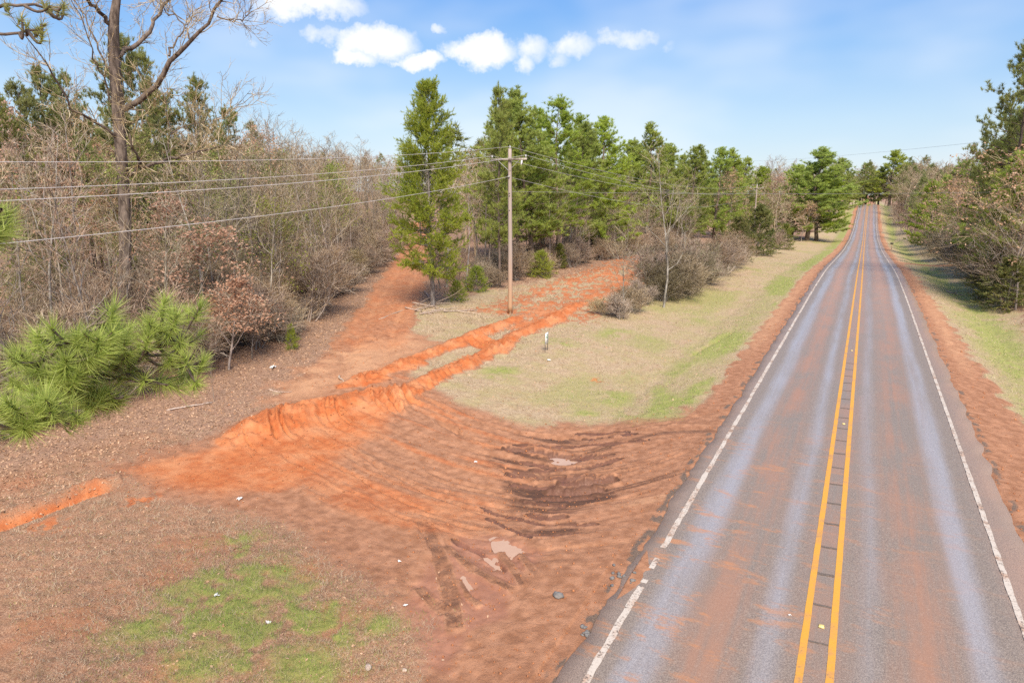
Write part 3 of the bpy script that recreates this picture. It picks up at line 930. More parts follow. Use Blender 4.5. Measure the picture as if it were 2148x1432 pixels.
M = dict(
    ground=ground_material(), road=road_material(),
    yellow=paint_material('yellow_road_paint', (.66, .33, .04), (.52, .25, .03), .64, .7),
    white=paint_material('white_road_paint', (.58, .51, .43), (.44, .37, .30), .56, .9),
    groove=plain('groove_dark_bar', (.075, .06, .05), (.19, .145, .115), 30, .8),
    bark=plain('grey_bark', (.10, .078, .062), (.36, .31, .26), 6, .9, .2, 1.0, .5, (1, 1, .35)),
    bark_dark=plain('dark_oak_bark', (.05, .036, .028), (.20, .155, .125), 7, .95, .2, 0, .7, (1, 1, .3)),
    bark_pine=plain('pine_bark', (.06, .042, .032), (.22, .165, .13), 7, .95, .2, .4, .6, (1, 1, .3)),
    twig=twiggy('fine_twigs', (.14, .10, .062), (.37, .285, .185), (.60, .50, .38), .6),
    twig_red=twiggy('reddish_twigs', (.15, .10, .064), (.37, .265, .175), (.56, .45, .34), .5),
    needle=leafy('pine_needles', ((.23, .33, .05), (.41, .51, .085), (.52, .55, .11)), .8, .4, .5),
    needle_near=leafy('long_pine_needles', ((.23, .32, .05), (.36, .46, .085), (.58, .61, .19)), 2.2, .0, .4, .45),
    needle_dark=leafy('old_pine_needles', ((.16, .20, .055), (.28, .31, .08), (.38, .36, .11)), .8, .45, .45),
    cedar=leafy('cedar_sprays', ((.18, .27, .045), (.34, .42, .065), (.48, .47, .08)), .6, .3, .5),
    cedar_small=leafy('young_cedar_sprays', ((.09, .16, .035), (.19, .23, .045), (.31, .25, .055)), .7, .6, .4),
    brown_leaf=leafy('dead_oak_leaves', ((.36, .19, .10), (.50, .30, .18), (.58, .40, .28)), 1.5, .5, .3),
    green_leaf=leafy('vine_leaves', ((.15, .19, .04), (.26, .32, .06), (.38, .38, .10)), 1.5, .6, .4),
    pole=None,
    twig_olive=twiggy('olive_brush_twigs', (.085, .066, .04), (.22, .18, .105), (.42, .36, .26), .5),
)


def pole_material():
    t = NT('weathered_pole_wood')
    P = t.n('ShaderNodeTexCoord').outputs['Object']
    z = t.n('ShaderNodeSeparateXYZ', {0: P}).outputs[2]
    n = t.noise(t.mapping(P, (9, 9, .35)), 1.5, 6, .65)
    grey = t.mix(n, (.24, .185, .155), (.44, .37, .33))
    tan = t.mix(n, (.33, .19, .10), (.50, .31, .18))
    c = t.mix(t.ramp(t.math('ADD', z, t.math('MULTIPLY', n, 2.0)), 1.0, 5.5), tan, grey)
    c = t.mix(t.math('SUBTRACT', 1.0, t.ramp(z, .15, .5)), c, (.24, .11, .05))
    return t.bsdf(c, .85, .2, n, .5, .01)


M['pole'] = pole_material()
M['wire'] = plain('aluminium_wire', (.42, .40, .38), (.55, .52, .50), 3, .5, .5)
M['wire_dark'] = plain('dark_service_wire', (.16, .15, .15), (.24, .23, .22), 3, .6, .4)
M['metal'] = plain('galvanised_metal', (.30, .30, .30), (.45, .45, .46), 20, .45, .5)
M['black'] = plain('black_metal', (.02, .02, .02), (.04, .04, .04), 20, .5, .4)
M['sign_white'] = plain('white_sign_board', (.74, .74, .72), (.82, .82, .80), 6, .5, .4)
M['sign_green'] = plain('green_sign_print', (.12, .30, .12), (.16, .36, .15), 6, .5, .4)
M['paper'] = plain('dirty_white_paper', (.62, .58, .54), (.85, .84, .82), 12, .7, .3)
M['rock'] = plain('grey_stone', (.11, .105, .10), (.24, .22, .20), 9, .85, .3)
M['deadwood'] = plain('bleached_dead_wood', (.26, .185, .135), (.52, .42, .335), 5, .9, .2, .5, .4, (3, 3, .5))
M['yellow_refl'] = plain('yellow_reflector_plastic', (.70, .50, .15), (.80, .62, .25), 10, .35, .5)
M['blade_green'] = leafy('green_grass_blades', ((.20, .30, .05), (.32, .43, .085), (.46, .46, .16)), .8, 0, .35, .6)
M['blade_dry'] = leafy('dry_grass_blades', ((.36, .25, .15), (.55, .42, .28), (.62, .52, .38)), .6, 0, .3, .6)
M['clod'] = leafy('clay_crumbs', ((.36, .13, .05), (.46, .20, .09), (.24, .10, .05)), .5, 0, .0, .9)
M['leaf_litter'] = leafy('fallen_leaves', ((.30, .16, .085), (.43, .25, .14), (.56, .38, .25)), .6, 0, .1, .6)


def water_material():
    t = NT('muddy_puddle_water')
    P = t.n('ShaderNodeTexCoord').outputs['Object']
    n = t.noise(P, 3, 3)
    c = t.mix(n, (.42, .25, .15), (.50, .325, .21))  # muddy tan, its pale base colour standing in for reflected sky
    return t.bsdf(c, .04, .6, t.noise(P, 6, 2), .02, .01)


M['water'] = water_material()

# ------------------------------------------------------------------ the ground: one sheet from underfoot to the horizon
GRID = {}


def build_ground():
    c0 = math.degrees(AL)                       # finer where the land lies open ahead
    fine_a = np.arange(c0 - 41, c0 + 41, .1)
    rest = np.linspace(c0 + 41, c0 - 41 + 360, 110)[:-1]
    ang = np.radians(np.concatenate([fine_a, rest]))
    r = [.3, 1.5, 3, 4.5, 6, 7, 7.8]
    while r[-1] < 2600:
        q = r[-1]
        r.append(q + min(max(.026, q * q / 4300), q * .05))
    r = np.array(r)
    na, nr = len(ang), len(r)
    X = (-np.sin(ang)[None] * r[:, None]).ravel()
    Y = (np.cos(ang)[None] * r[:, None]).ravel()
    z = terr(X, Y)
    dz, Z = ground_detail(X, Y)
    z = z + dz
    i, j = np.meshgrid(np.arange(nr - 1), np.arange(na), indexing='ij')
    j2 = (j + 1) % na
    f = np.stack([i * na + j, (i + 1) * na + j, (i + 1) * na + j2, i * na + j2], -1).reshape(-1, 4)
    m = mesh_from('ground', np.stack([X, Y, z], -1), [f[:, ::-1]], M['ground'], True)

    def put(name, a, b, c):
        at = m.color_attributes.new(name, 'FLOAT_COLOR', 'POINT')
        d = np.ones((len(X), 4), np.float32)
        d[:, 0], d[:, 1], d[:, 2] = a, b, c
        at.data.foreach_set('color', d.ravel())
    straw = Z['straw']
    put('zone_a', Z['orange'], Z['mud'], Z['wet'])
    put('zone_b', Z['green'], Z['dry'] * (1 - straw * .85), np.clip(Z['litter'] + straw, 0, 1))
    put('zone_c', Z['gravel'], Z['pale'], Z['soil'])
    put('zone_d', straw, 0, 0)
    put('flow', Z['flow_a'], Z['flow_b'], Z['flow_c'])
    o = obj('ground', m)
    tag(o, kind='structure')
    print('ground tris', len(f) * 2, 'rows', nr, 'cols', na)
    nf = len(fine_a)
    GRID.update(r=r, a0=fine_a[0], da=.1, nf=nf, z=z.reshape(nr, na)[:, :nf].copy(), Z={k: Z[k].reshape(nr, na)[:, :nf].copy() for k in Z})
    return o


ground = build_ground()


def look(x, y):
    """height and surface zones read back from the finished ground sheet"""
    x, y = np.atleast_1d(np.asarray(x, float)), np.atleast_1d(np.asarray(y, float))
    r = np.clip(np.hypot(x, y), GRID['r'][0], GRID['r'][-2])
    fr = np.interp(r, GRID['r'], np.arange(len(GRID['r'])))
    fa = np.clip((np.degrees(np.arctan2(-x, y)) - GRID['a0']) / GRID['da'], 0, GRID['nf'] - 1.001)
    i, j = fr.astype(int), fa.astype(int)
    u, v = fr - i, fa - j
    g = GRID['z']
    z = (g[i, j] * (1 - v) + g[i, j + 1] * v) * (1 - u) + (g[i + 1, j] * (1 - v) + g[i + 1, j + 1] * v) * u
    return z, {k: q[i, j] for k, q in GRID['Z'].items()}


def gz(x, y):
    return look(x, y)[0]


# ------------------------------------------------------------------ the road
def build_road():
    rng = np.random.default_rng(3)
    ys = [-30.0]
    while ys[-1] < 400:
        ys.append(ys[-1] + max(.09, ys[-1] * .008 if ys[-1] > 0 else 1.5))
    ys = np.array(ys)
    u = np.linspace(0, 1, 25)
    le = -3.60 - .22 * (fbm(ys * 1.1, ys * 0, 5, 3) - .5) - .1 * (fbm(ys * 3.0, ys * 0, 8, 2) - .5)
    re = 3.8 + .25 * (fbm(ys * 1.2, ys * 0 + 4, 15, 3) - .5)
    X = le[:, None] * (1 - u) + re[:, None] * u
    Y = np.repeat(ys[:, None], len(u), 1)
    Zr = rz(Y) + .035 * (1 - (np.abs(X) / 3.8)) + .012 * (fbm(X * 1.5, Y * .4, 51, 2) - .5)
    # broken lip
    Xs = np.concatenate([X[:, :1] - .05, X, X[:, -1:] + .05], 1)
    Zs = np.concatenate([Zr[:, :1] - .16, Zr, Zr[:, -1:] - .16], 1)
    Ys = np.concatenate([Y[:, :1], Y, Y[:, -1:]], 1)
    nr, nc = Xs.shape
    i, j = np.meshgrid(np.arange(nr - 1), np.arange(nc - 1), indexing='ij')
    f = np.stack([i * nc + j, i * nc + j + 1, (i + 1) * nc + j + 1, (i + 1) * nc + j], -1).reshape(-1, 4)
    o = obj('road', mesh_from('road', np.stack([Xs, Ys, Zs], -1).reshape(-1, 3), [f], M['road'], True))
    tag(o, kind='structure')

    def surf(x, y):
        return rz(y) + .035 * (1 - np.abs(x) / 3.8) + .012 * (fbm(np.asarray(x) * 1.5, np.asarray(y) * .4, 51, 2) - .5)

    def strip(name, xc, w, mat, y0, y1, jit, seed, gaps=(), lift=.006, step=.1, bump=0.0):
        yy = [y0]
        while yy[-1] < y1:
            yy.append(yy[-1] + max(step, yy[-1] * .012))
        yy = np.array(yy)
        xl = xc - w / 2 - jit * (fbm(yy * 3, yy * 0 + seed, seed, 3) - .4)
        xr = xc + w / 2 + jit * (fbm(yy * 3, yy * 0 + seed + 9, seed + 5, 3) - .4)
        keep = np.ones(len(yy) - 1, bool)
        for (a, b) in gaps:
            keep &= ~((yy[:-1] > a) & (yy[:-1] < b))
        lf = lift + bump * (np.arange(len(yy)) % 2)
        nx = 3
        V = np.stack([np.stack([xl * (1 - k / (nx - 1)) + xr * k / (nx - 1), yy, surf(xl * (1 - k / (nx - 1)) + xr * k / (nx - 1), yy) + lf], -1) for k in range(nx)], 1)
        i, j = np.meshgrid(np.arange(len(yy) - 1)[keep], np.arange(nx - 1), indexing='ij')
        f = np.stack([i * nx + j, i * nx + j + 1, (i + 1) * nx + j + 1, (i + 1) * nx + j], -1).reshape(-1, 4)
        return obj(name, mesh_from(name, V.reshape(-1, 3), [f], mat), o)

    strip('centre_line', -.22, .115, M['yellow'], -20, 356, .012, 1)
    strip('centre_line', .22, .115, M['yellow'], -20, 356, .012, 2)
    g = [(11.6, 11.68), (11.9, 12.02), (12.3, 12.7), (12.95, 13.05), (13.2, 13.55), (10.3, 10.36), (14.9, 14.96), (17.2, 17.3), (20.4, 20.5)]
    strip('edge_line', -3.2, .11, M['white'], -20, 356, .05, 3, g)
    strip('edge_line', 3.2, .10, M['white'], -20, 356, .03, 4, (), bump=.012, step=.11)
    # rumble grooves between the yellow lines: raised dark bars, colour standing for depth
    gm = None
    y = 8.0
    k = 0
    while y < 34:
        if gm is None:
            b = MB()
            xs = np.linspace(-.165, .165, 7)
            for a, q in ((-.045, .0), (.0, .0)):
                pass
            V = []
            for yy_, zz in ((-.05, .002), (-.02, .004), (.02, .004), (.05, .002)):
                V += [[x_ * (1 + .03 * math.sin(9 * x_ + 60 * yy_)), yy_ + .012 * math.sin(17 * x_), zz] for x_ in xs]
            f = [[r_ * 7 + c, r_ * 7 + c + 1, (r_ + 1) * 7 + c + 1, (r_ + 1) * 7 + c] for r_ in range(3) for c in range(6)]
            b.add(V, f)
            gm = b.mesh('rumble_groove', M['groove'])
        gr_ = obj('rumble_groove', gm, o, (0, y, float(surf(0.0, y)) + .003))
        gr_.scale = (.92, .35 + .5 * rng.random(), 1)
        gr_.rotation_euler = (0, 0, rng.normal(0, .03))
        y += 1.22 + rng.normal(0, .03)
    b = MB()
    b.box((0, 0, .01), (.1, .1, .02), 0, .75)
    for yy_ in (12.15, 24.4, 36.6):
        obj('lane_reflector', b.mesh('lane_reflector', M['yellow_refl']), o, (.02, yy_, float(surf(0.0, yy_)) + .006))
    return o, surf


road, road_z = build_road()


def build_puddles():
    for k, P in enumerate(PUDDLES):
        c = P.mean(0)
        Q = smooth_line(np.concatenate([P, P[:1]]), 28)[:-1]
        Q = c + (Q - c) * (1.5 + .4 * (vnoise(np.arange(len(Q)) * .9, np.arange(len(Q)) * 0 + k, 5) - .5))[:, None]
        lev = float(np.median(gz(P[:, 0], P[:, 1]))) - .012
        V = np.concatenate([[[c[0], c[1], lev]], np.column_stack([Q, np.full(len(Q), lev)])])
        n = len(Q)
        f = np.array([[0, 1 + i, 1 + (i + 1) % n] for i in range(n)])
        nz_ = np.cross(V[f[0][1]] - V[0], V[f[0][2]] - V[0])[2]
        if nz_ < 0:
            f = f[:, ::-1]
        tag(obj('puddle', mesh_from('puddle', V, [f], M['water'])), kind='structure')


build_puddles()

# ------------------------------------------------------------------ trees: builders
def perp(d, rng):
    return nrm(np.cross(d, rng.normal(size=3)))


def tilt(d, ang, rng):
    p = perp(d, rng)
    return nrm(d * math.cos(ang) + p * math.sin(ang))


def grow(p, d, L, n, wob, up, rng):
    pts = [np.asarray(p, float)]
    d = nrm(d)
    for _ in range(n):
        d = nrm(d + rng.normal(0, wob, 3) + np.array([0, 0, up]))
        pts.append(pts[-1] + d * L / n)
    return np.array(pts)


class Segs:
    def __init__(self):
        self.a, self.b, self.r0, self.r1 = [], [], [], []

    def line(self, pts, r0, r1):
        r = np.linspace(r0, r1, len(pts))
        self.a += list(pts[:-1])
        self.b += list(pts[1:])
        self.r0 += list(r[:-1])
        self.r1 += list(r[1:])

    def into(self, mb, n=3):
        if self.a:
            mb.segs(self.a, self.b, np.array(self.r0), np.array(self.r1), n)
        return mb


def pt_on(pts, t):
    x = t * (len(pts) - 1)
    i = min(int(x), len(pts) - 2)
    return pts[i] * (1 - x + i) + pts[i + 1] * (x - i), nrm(pts[i + 1] - pts[i])


def bare_parts(seed, H=10, r0=.07, start=.22, spread=1.0, nb=22, ns=6, nt=5, wob=.07, rmin=.007, el=(.55, 1.0), stems=1):
    """trunk(s) with limbs, and the fine branchwork; returns trunk MB, twig Segs, twig tips"""
    rng = np.random.default_rng(seed)
    tr, tw, lim = MB(), Segs(), Segs()
    tips = []
    for s in range(stems):
        d0 = np.array([0, 0, 1.0])
        hs = H
        if stems > 1:
            d0 = nrm(np.array([rng.normal(0, .4), rng.normal(0, .4), 1]))
            hs = H * (.55 + .45 * rng.random())
        base = np.array([rng.normal(0, .12), rng.normal(0, .12), -.15]) * (stems > 1) + np.array([0, 0, -.1])
        tp = grow(base, d0, hs, 10, wob, .12, rng)
        rr = r0 * (1 - .93 * np.linspace(0, 1, 11) ** .9)
        tr.tube(tp, rr, 5, False)
        for b in range(nb):
            t = start + (1 - start) * ((b + rng.random()) / nb) ** .9
            p, d = pt_on(tp, min(t, .995))
            az = b * 2.4 + rng.normal(0, .5)
            e = rng.uniform(*el)
            bd = np.array([math.cos(az) * math.cos(e), math.sin(az) * math.cos(e), math.sin(e)])
            L = (hs * (1 - t) * .42 + hs * .07) * spread * rng.uniform(.6, 1.3)
            br = max(r0 * (1 - .93 * t) * .5, rmin * 1.3)
            bp = grow(p, bd, L, 5, .16, .07, rng)
            lim.line(bp, br, rmin)
            for j in range(ns):
                q, qd = pt_on(bp, rng.uniform(.2, 1))
                l2 = L * rng.uniform(.22, .5) + .15
                sp = grow(q, tilt(qd, rng.uniform(.5, 1.0), rng), l2, 3, .2, .08, rng)
                tw.line(sp, rmin * 1.15, rmin * .8)
                for k in range(nt):
                    q2, qd2 = pt_on(sp, rng.uniform(.25, 1))
                    e2 = grow(q2, tilt(qd2, rng.uniform(.4, 1.0), rng), l2 * rng.uniform(.35, .85) + .12, 2, .14, .1, rng)
                    tw.line(e2, rmin * .85, rmin * .35)
                    tips.append(e2[-1])
    lim.into(tr, 4)
    return tr, tw, np.array(tips)


PROTO = {}


def proto(kind, variant, **parts):
    PROTO.setdefault(kind, []).append(parts)


def place(kind, variant, name, label, cat, loc, rot=0.0, scale=1.0, group=None):
    o = thing(name, label, cat, loc, rot, scale, group)
    for pn, me in PROTO[kind][variant % len(PROTO[kind])].items():
        obj(pn, me, o)
    return o


def tuft_needles(mb, P, D, n, L, w, rng, cone=1.25, back=.12, droop=0.0):
    P, D = np.asarray(P, float), nrm(np.asarray(D, float))
    k = len(P)
    d = np.repeat(D, n, 0)
    r = nrm(rng.normal(size=(k * n, 3)))
    ang = rng.uniform(.1, cone, (k * n, 1))
    s = nrm(np.cross(d, r))
    nd = d * np.cos(ang) + s * np.sin(ang) - np.array([0, 0, droop])
    b = np.repeat(P, n, 0) - d * rng.uniform(0, back, (k * n, 1))
    mb.needles(b, nd, L * rng.uniform(.7, 1.1, k * n), w, rng)


def pine_parts(seed, H=14, r0=.13, start=.35, R=2.6, nwh=18, nn=20, needle=.27, w=.03, mat='needle', sparse=1.0, dead=10):
    rng = np.random.default_rng(seed)
    tr, lim, cr = MB(), Segs(), MB()
    tp = grow((0, 0, -.15), (rng.normal(0, .02), rng.normal(0, .02), 1), H, 14, .025, .1, rng)
    tr.tube(tp, r0 * (1 - .92 * np.linspace(0, 1, 15) ** 1.1), 7, False)
    TP, TD = [], []
    for k in range(dead):
        t = rng.uniform(.12, start + .08)
        p, _ = pt_on(tp, t)
        az = rng.uniform(0, 6.3)
        lim.line(grow(p, (math.cos(az), math.sin(az), .1), rng.uniform(.5, 1.5), 4, .2, .05, rng), .018, .006)
    for wh in range(nwh):
        f = wh / (nwh - 1)
        t = start + (1 - start) * f
        nb = rng.integers(4, 7) if f < .9 else 4
        for b in range(nb):
            if rng.random() > sparse:
                continue
            p, _ = pt_on(tp, min(.995, t + rng.uniform(-.012, .012)))
            az = rng.uniform(0, 6.3)
            e = .05 + .9 * f ** 1.6 + rng.normal(0, .12)
            prof = (1 - f) ** .75 * (.55 + .45 * min(1, f / .25)) + .1
            L = R * prof * rng.uniform(.65, 1.2)
            bp = grow(p, (math.cos(az) * math.cos(e), math.sin(az) * math.cos(e), math.sin(e)), L, 5, .08, .10, rng)
            lim.line(bp, max(.012, r0 * .28 * (1 - f)), .008)
            for j in range(int(4 + L * 5.0)):
                q, qd = pt_on(bp, rng.uniform(.25, 1))
                sp = grow(q, tilt(qd, rng.uniform(.3, 1.1), rng), rng.uniform(.2, .65), 2, .15, .22, rng)
                lim.line(sp, .008, .006)
                TP.append(sp[-1])
                TD.append(nrm(sp[-1] - sp[-2] + np.array([0, 0, .5 + .6 * f])))
                if rng.random() < .6:
                    TP.append(sp[1])
                    TD.append(nrm(sp[-1] - sp[-2] + np.array([0, 0, .3])))
            TP.append(bp[-1])
            TD.append(nrm(bp[-1] - bp[-2] + np.array([0, 0, .8])))
    # leaders: upright candles
    for k in range(7):
        q = tp[-1] + rng.normal(0, .22, 3) * [1, 1, .8] - [0, 0, .25 * k * .4]
        for z in np.linspace(0, .5, 3):
            TP.append(q + [0, 0, z])
            TD.append([0, 0, 1.0])
    tuft_needles(cr, TP, TD, nn, needle, w, rng, 1.2, .14)
    return dict(trunk=lim.into(tr, 4).mesh('pine_trunk', M['bark_pine']), crown=cr.mesh('pine_crown', M[mat]))


def cedar_parts(seed, H=8, R=2.0, base=.06, dens=9, mat='cedar', r0=.12, fr=10, fl=.16, fw=.03, shape=.75, gap=0.0):
    rng = np.random.default_rng(seed)
    tr, lim, cr = MB(), Segs(), MB()
    tp = grow((0, 0, -.15), (0, 0, 1), H * .97, 12, .02, .1, rng)
    tr.tube(tp, r0 * (1 - .93 * np.linspace(0, 1, 13)), 7, False)
    B, D = [], []
    n = int(H * dens)
    for b in range(n):
        f = (b + rng.random()) / n
        t = base + (1 - base) * f
        if gap and vnoise(f * 9, 0.0, seed) < gap and rng.random() < .6:
            continue
        p, _ = pt_on(tp, min(t, .995))
        az = b * 2.4 + rng.normal(0, .6)
        e = -.1 + 1.0 * f + rng.normal(0, .15)
        lobe = .8 + .45 * vnoise(az * 1.1 + 20, f * 5, seed + 3)
        L = R * ((1 - f) ** shape * (.62 + .38 * min(1, f / .2)) + .05) * lobe * rng.uniform(.75, 1.15)
        bp = grow(p, (math.cos(az) * math.cos(e), math.sin(az) * math.cos(e), math.sin(e)), L, 5, .09, .06, rng)
        lim.line(bp, max(.01, r0 * .22 * (1 - f)), .006)
        for j in range(int(4 + L * 7)):
            q, qd = pt_on(bp, rng.uniform(.22, 1) ** .8)
            l2 = rng.uniform(.2, .55) * (.6 + .4 * min(L, 1.5))
            sd_ = tilt(qd, rng.uniform(.3, 1.0), rng)
            sp = grow(q, sd_ + np.array([0, 0, .05]), l2, 3, .12, .02, rng)
            for x in rng.uniform(.1, 1, fr):
                a, ad = pt_on(sp, x)
                B.append(a)
                D.append(nrm(ad + rng.normal(0, .55, 3) + np.array([0, 0, .1])))
    cr.needles(B, D, fl * rng.uniform(.6, 1.3, len(B)), fw, rng)
    return dict(trunk=lim.into(tr, 4).mesh('cedar_trunk', M['bark']), crown=cr.mesh('cedar_crown', M[mat]))


def build_protos():
    # slender bare trees of the wood
    for k in range(7):
        H = [10, 9, 11, 8.5, 10.5, 7, 9.5][k]
        tr, tw, tips = bare_parts(100 + k, H, [.075, .06, .09, .055, .08, .05, .07][k], [.28, .35, .2, .3, .45, .12, .25][k], [.95, .8, 1.15, .85, .75, 1.15, 1.05][k], 19, 5, 3, .06, .0085)
        proto('bare', k, trunk=tr.mesh('bare_trunk', M['bark']), crown=tw.into(MB()).mesh('bare_crown', M['twig' if k % 3 else 'twig_red']))
    for k in range(3):
        tr, tw, tips = bare_parts(120 + k, [10, 9, 11][k], [.07, .055, .08][k], [.5, .6, .45][k], [.6, .55, .7][k], 11, 4, 2, .035, .0085)
        proto('stem', k, trunk=tr.mesh('stem_trunk', M['bark']), crown=tw.into(MB()).mesh('stem_crown', M['twig']))
    # saplings and brush
    for k in range(5):
        tr, tw, tips = bare_parts(140 + k, [3.2, 2.6, 3.8, 2.2, 4.5][k], .022, .1, 1.3, 10, 5, 5, .12, .007, (.3, 1.1), stems=[5, 7, 4, 8, 4][k])
        proto('brush', k, stem=tr.mesh('brush_stem', M['bark']), crown=tw.into(MB()).mesh('brush_crown', M['twig' if k % 2 else 'twig_red']))
    for k in range(3):
        tr, tw, tips = bare_parts(150 + k, [3.2, 2.6, 3.8][k], .022, .05, 1.4, 12, 6, 5, .14, .008, (.3, 1.2), stems=[7, 8, 6][k])
        proto('thicket', k, stem=tr.mesh('thicket_stem', M['bark']), crown=tw.into(MB()).mesh('thicket_crown', M['twig_olive']))
    # trees that keep dead leaves
    for k in range(4):
        tr, tw, tips = bare_parts(160 + k, [7.5, 9, 6, 4][k], .06, .2, 1.1, 20, 6, 4)
        rng = np.random.default_rng(k)
        lv = MB()
        c = np.repeat(tips[rng.random(len(tips)) < .8], 5, 0)
        c = c + rng.normal(0, .13, c.shape) * [1, 1, .6] - [0, 0, .08]
        lv.leaves(c, rng.uniform(.08, .14, len(c)), rng, .0)
        proto('brown', k, trunk=tr.mesh('brown_trunk', M['bark']), branches=tw.into(MB()).mesh('brown_branches', M['twig']), leaves=lv.mesh('brown_leaves', M['brown_leaf']))
    # evergreen understory and trees hung with vines
    for k in range(4):
        tr, tw, tips = bare_parts(180 + k, [6, 7.5, 4.5, 8.5][k], .05, .2, 1.1, 18, 6, 4)
        rng = np.random.default_rng(k + 9)
        lv = MB()
        pick = fbm(tips[:, 0] * .9 + 5 * k, tips[:, 2] * .9 + tips[:, 1], k, 2) > .42
        c = np.repeat(tips[pick], 8, 0)
        c = c + rng.normal(0, .17, c.shape)
        lv.leaves(c, rng.uniform(.08, .15, len(c)), rng, .2)
        proto('vine', k, trunk=tr.mesh('vine_trunk', M['bark']), branches=tw.into(MB()).mesh('vine_branches', M['twig']), leaves=lv.mesh('vine_leaves', M['green_leaf']))
    for k in range(5):
        PROTO.setdefault('pine', []).append(pine_parts(200 + k, [14, 13, 14, 12, 13.5][k], .13, [.24, .18, .24, .12, .27][k], [2.7, 3.0, 2.5, 3.0, 2.6][k], [22, 23, 22, 22, 20][k], sparse=[.9, 1, .9, 1, .9][k]))
    for k in range(3):
        PROTO.setdefault('oldpine', []).append(pine_parts(220 + k, 15, .18, [.45, .4, .3][k], [3.4, 3.0, 3.6][k], 17, 20, .27, .032, 'needle_dark', [.85, .85, .85][k]))
    for k in range(3):
        PROTO.setdefault('darkpine', []).append(pine_parts(230 + k, 12, .16, [.12, .2, .1][k], [3.6, 3.2, 3.4][k], 20, 20, .30, .036, 'needle', 1.0))
    PROTO['bigcedar'] = [cedar_parts(300, 15, 3.5, .16, 22, 'cedar', .2, 20, .2, .034, .5, .08)]
    for k in range(3):
        PROTO.setdefault('cedar', []).append(cedar_parts(310 + k, 4, 1.3, .03, 26, 'cedar_small', .06, 12, .14, .045, .7))
    for k in range(2):
        PROTO.setdefault('cedarbush', []).append(cedar_parts(320 + k, 2.2, 1.1, .02, 34, 'cedar', .04, 10, .13, .035, .55))


build_protos()
OCC = []


def free(x, y, r):
    for (a, b, c) in OCC:
        if (a - x) ** 2 + (b - y) ** 2 < (r + c) ** 2:
            return False
    return True


def put_tree(kind, v, name, label, cat, px, X, top, H0, group=None, rot=None, Yw=None, wide=1.0, rng=np.random.default_rng(77)):
    """stand a tree on the line x = X at a bearing, scaled so that its top reaches an elevation"""
    x, y = col_at(px, X)
    z = float(terr(x, y))
    h = z_at(top, x, y) - z
    s = h / H0
    OCC.append((x, y, .5))
    return place(kind, v, name, label, cat, (x, y, z), rng.uniform(0, 6.3) if rot is None else rot, (s * wide, s * wide, s), group)


def bearing_x(px):
    d = ray(px, YH)
    return d[0] / d[1]


def stand(kind, v, name, label, cat, px, py, top, H0, group=None, rot=0.0, wide=1.0):
    """stand a tree on a ground point"""
    g = G(px, py)
    s = (z_at(top, g[0], g[1]) - g[2]) / H0
    OCC.append((g[0], g[1], .5))
    return place(kind, v, name, label, cat, g, rot, (s * wide, s * wide, s), group)


ORD = ['first', 'second', 'third', 'fourth', 'fifth', 'sixth', 'seventh', 'eighth', 'ninth', 'tenth', 'eleventh', 'twelfth', 'thirteenth', 'fourteenth', 'fifteenth', 'sixteenth']


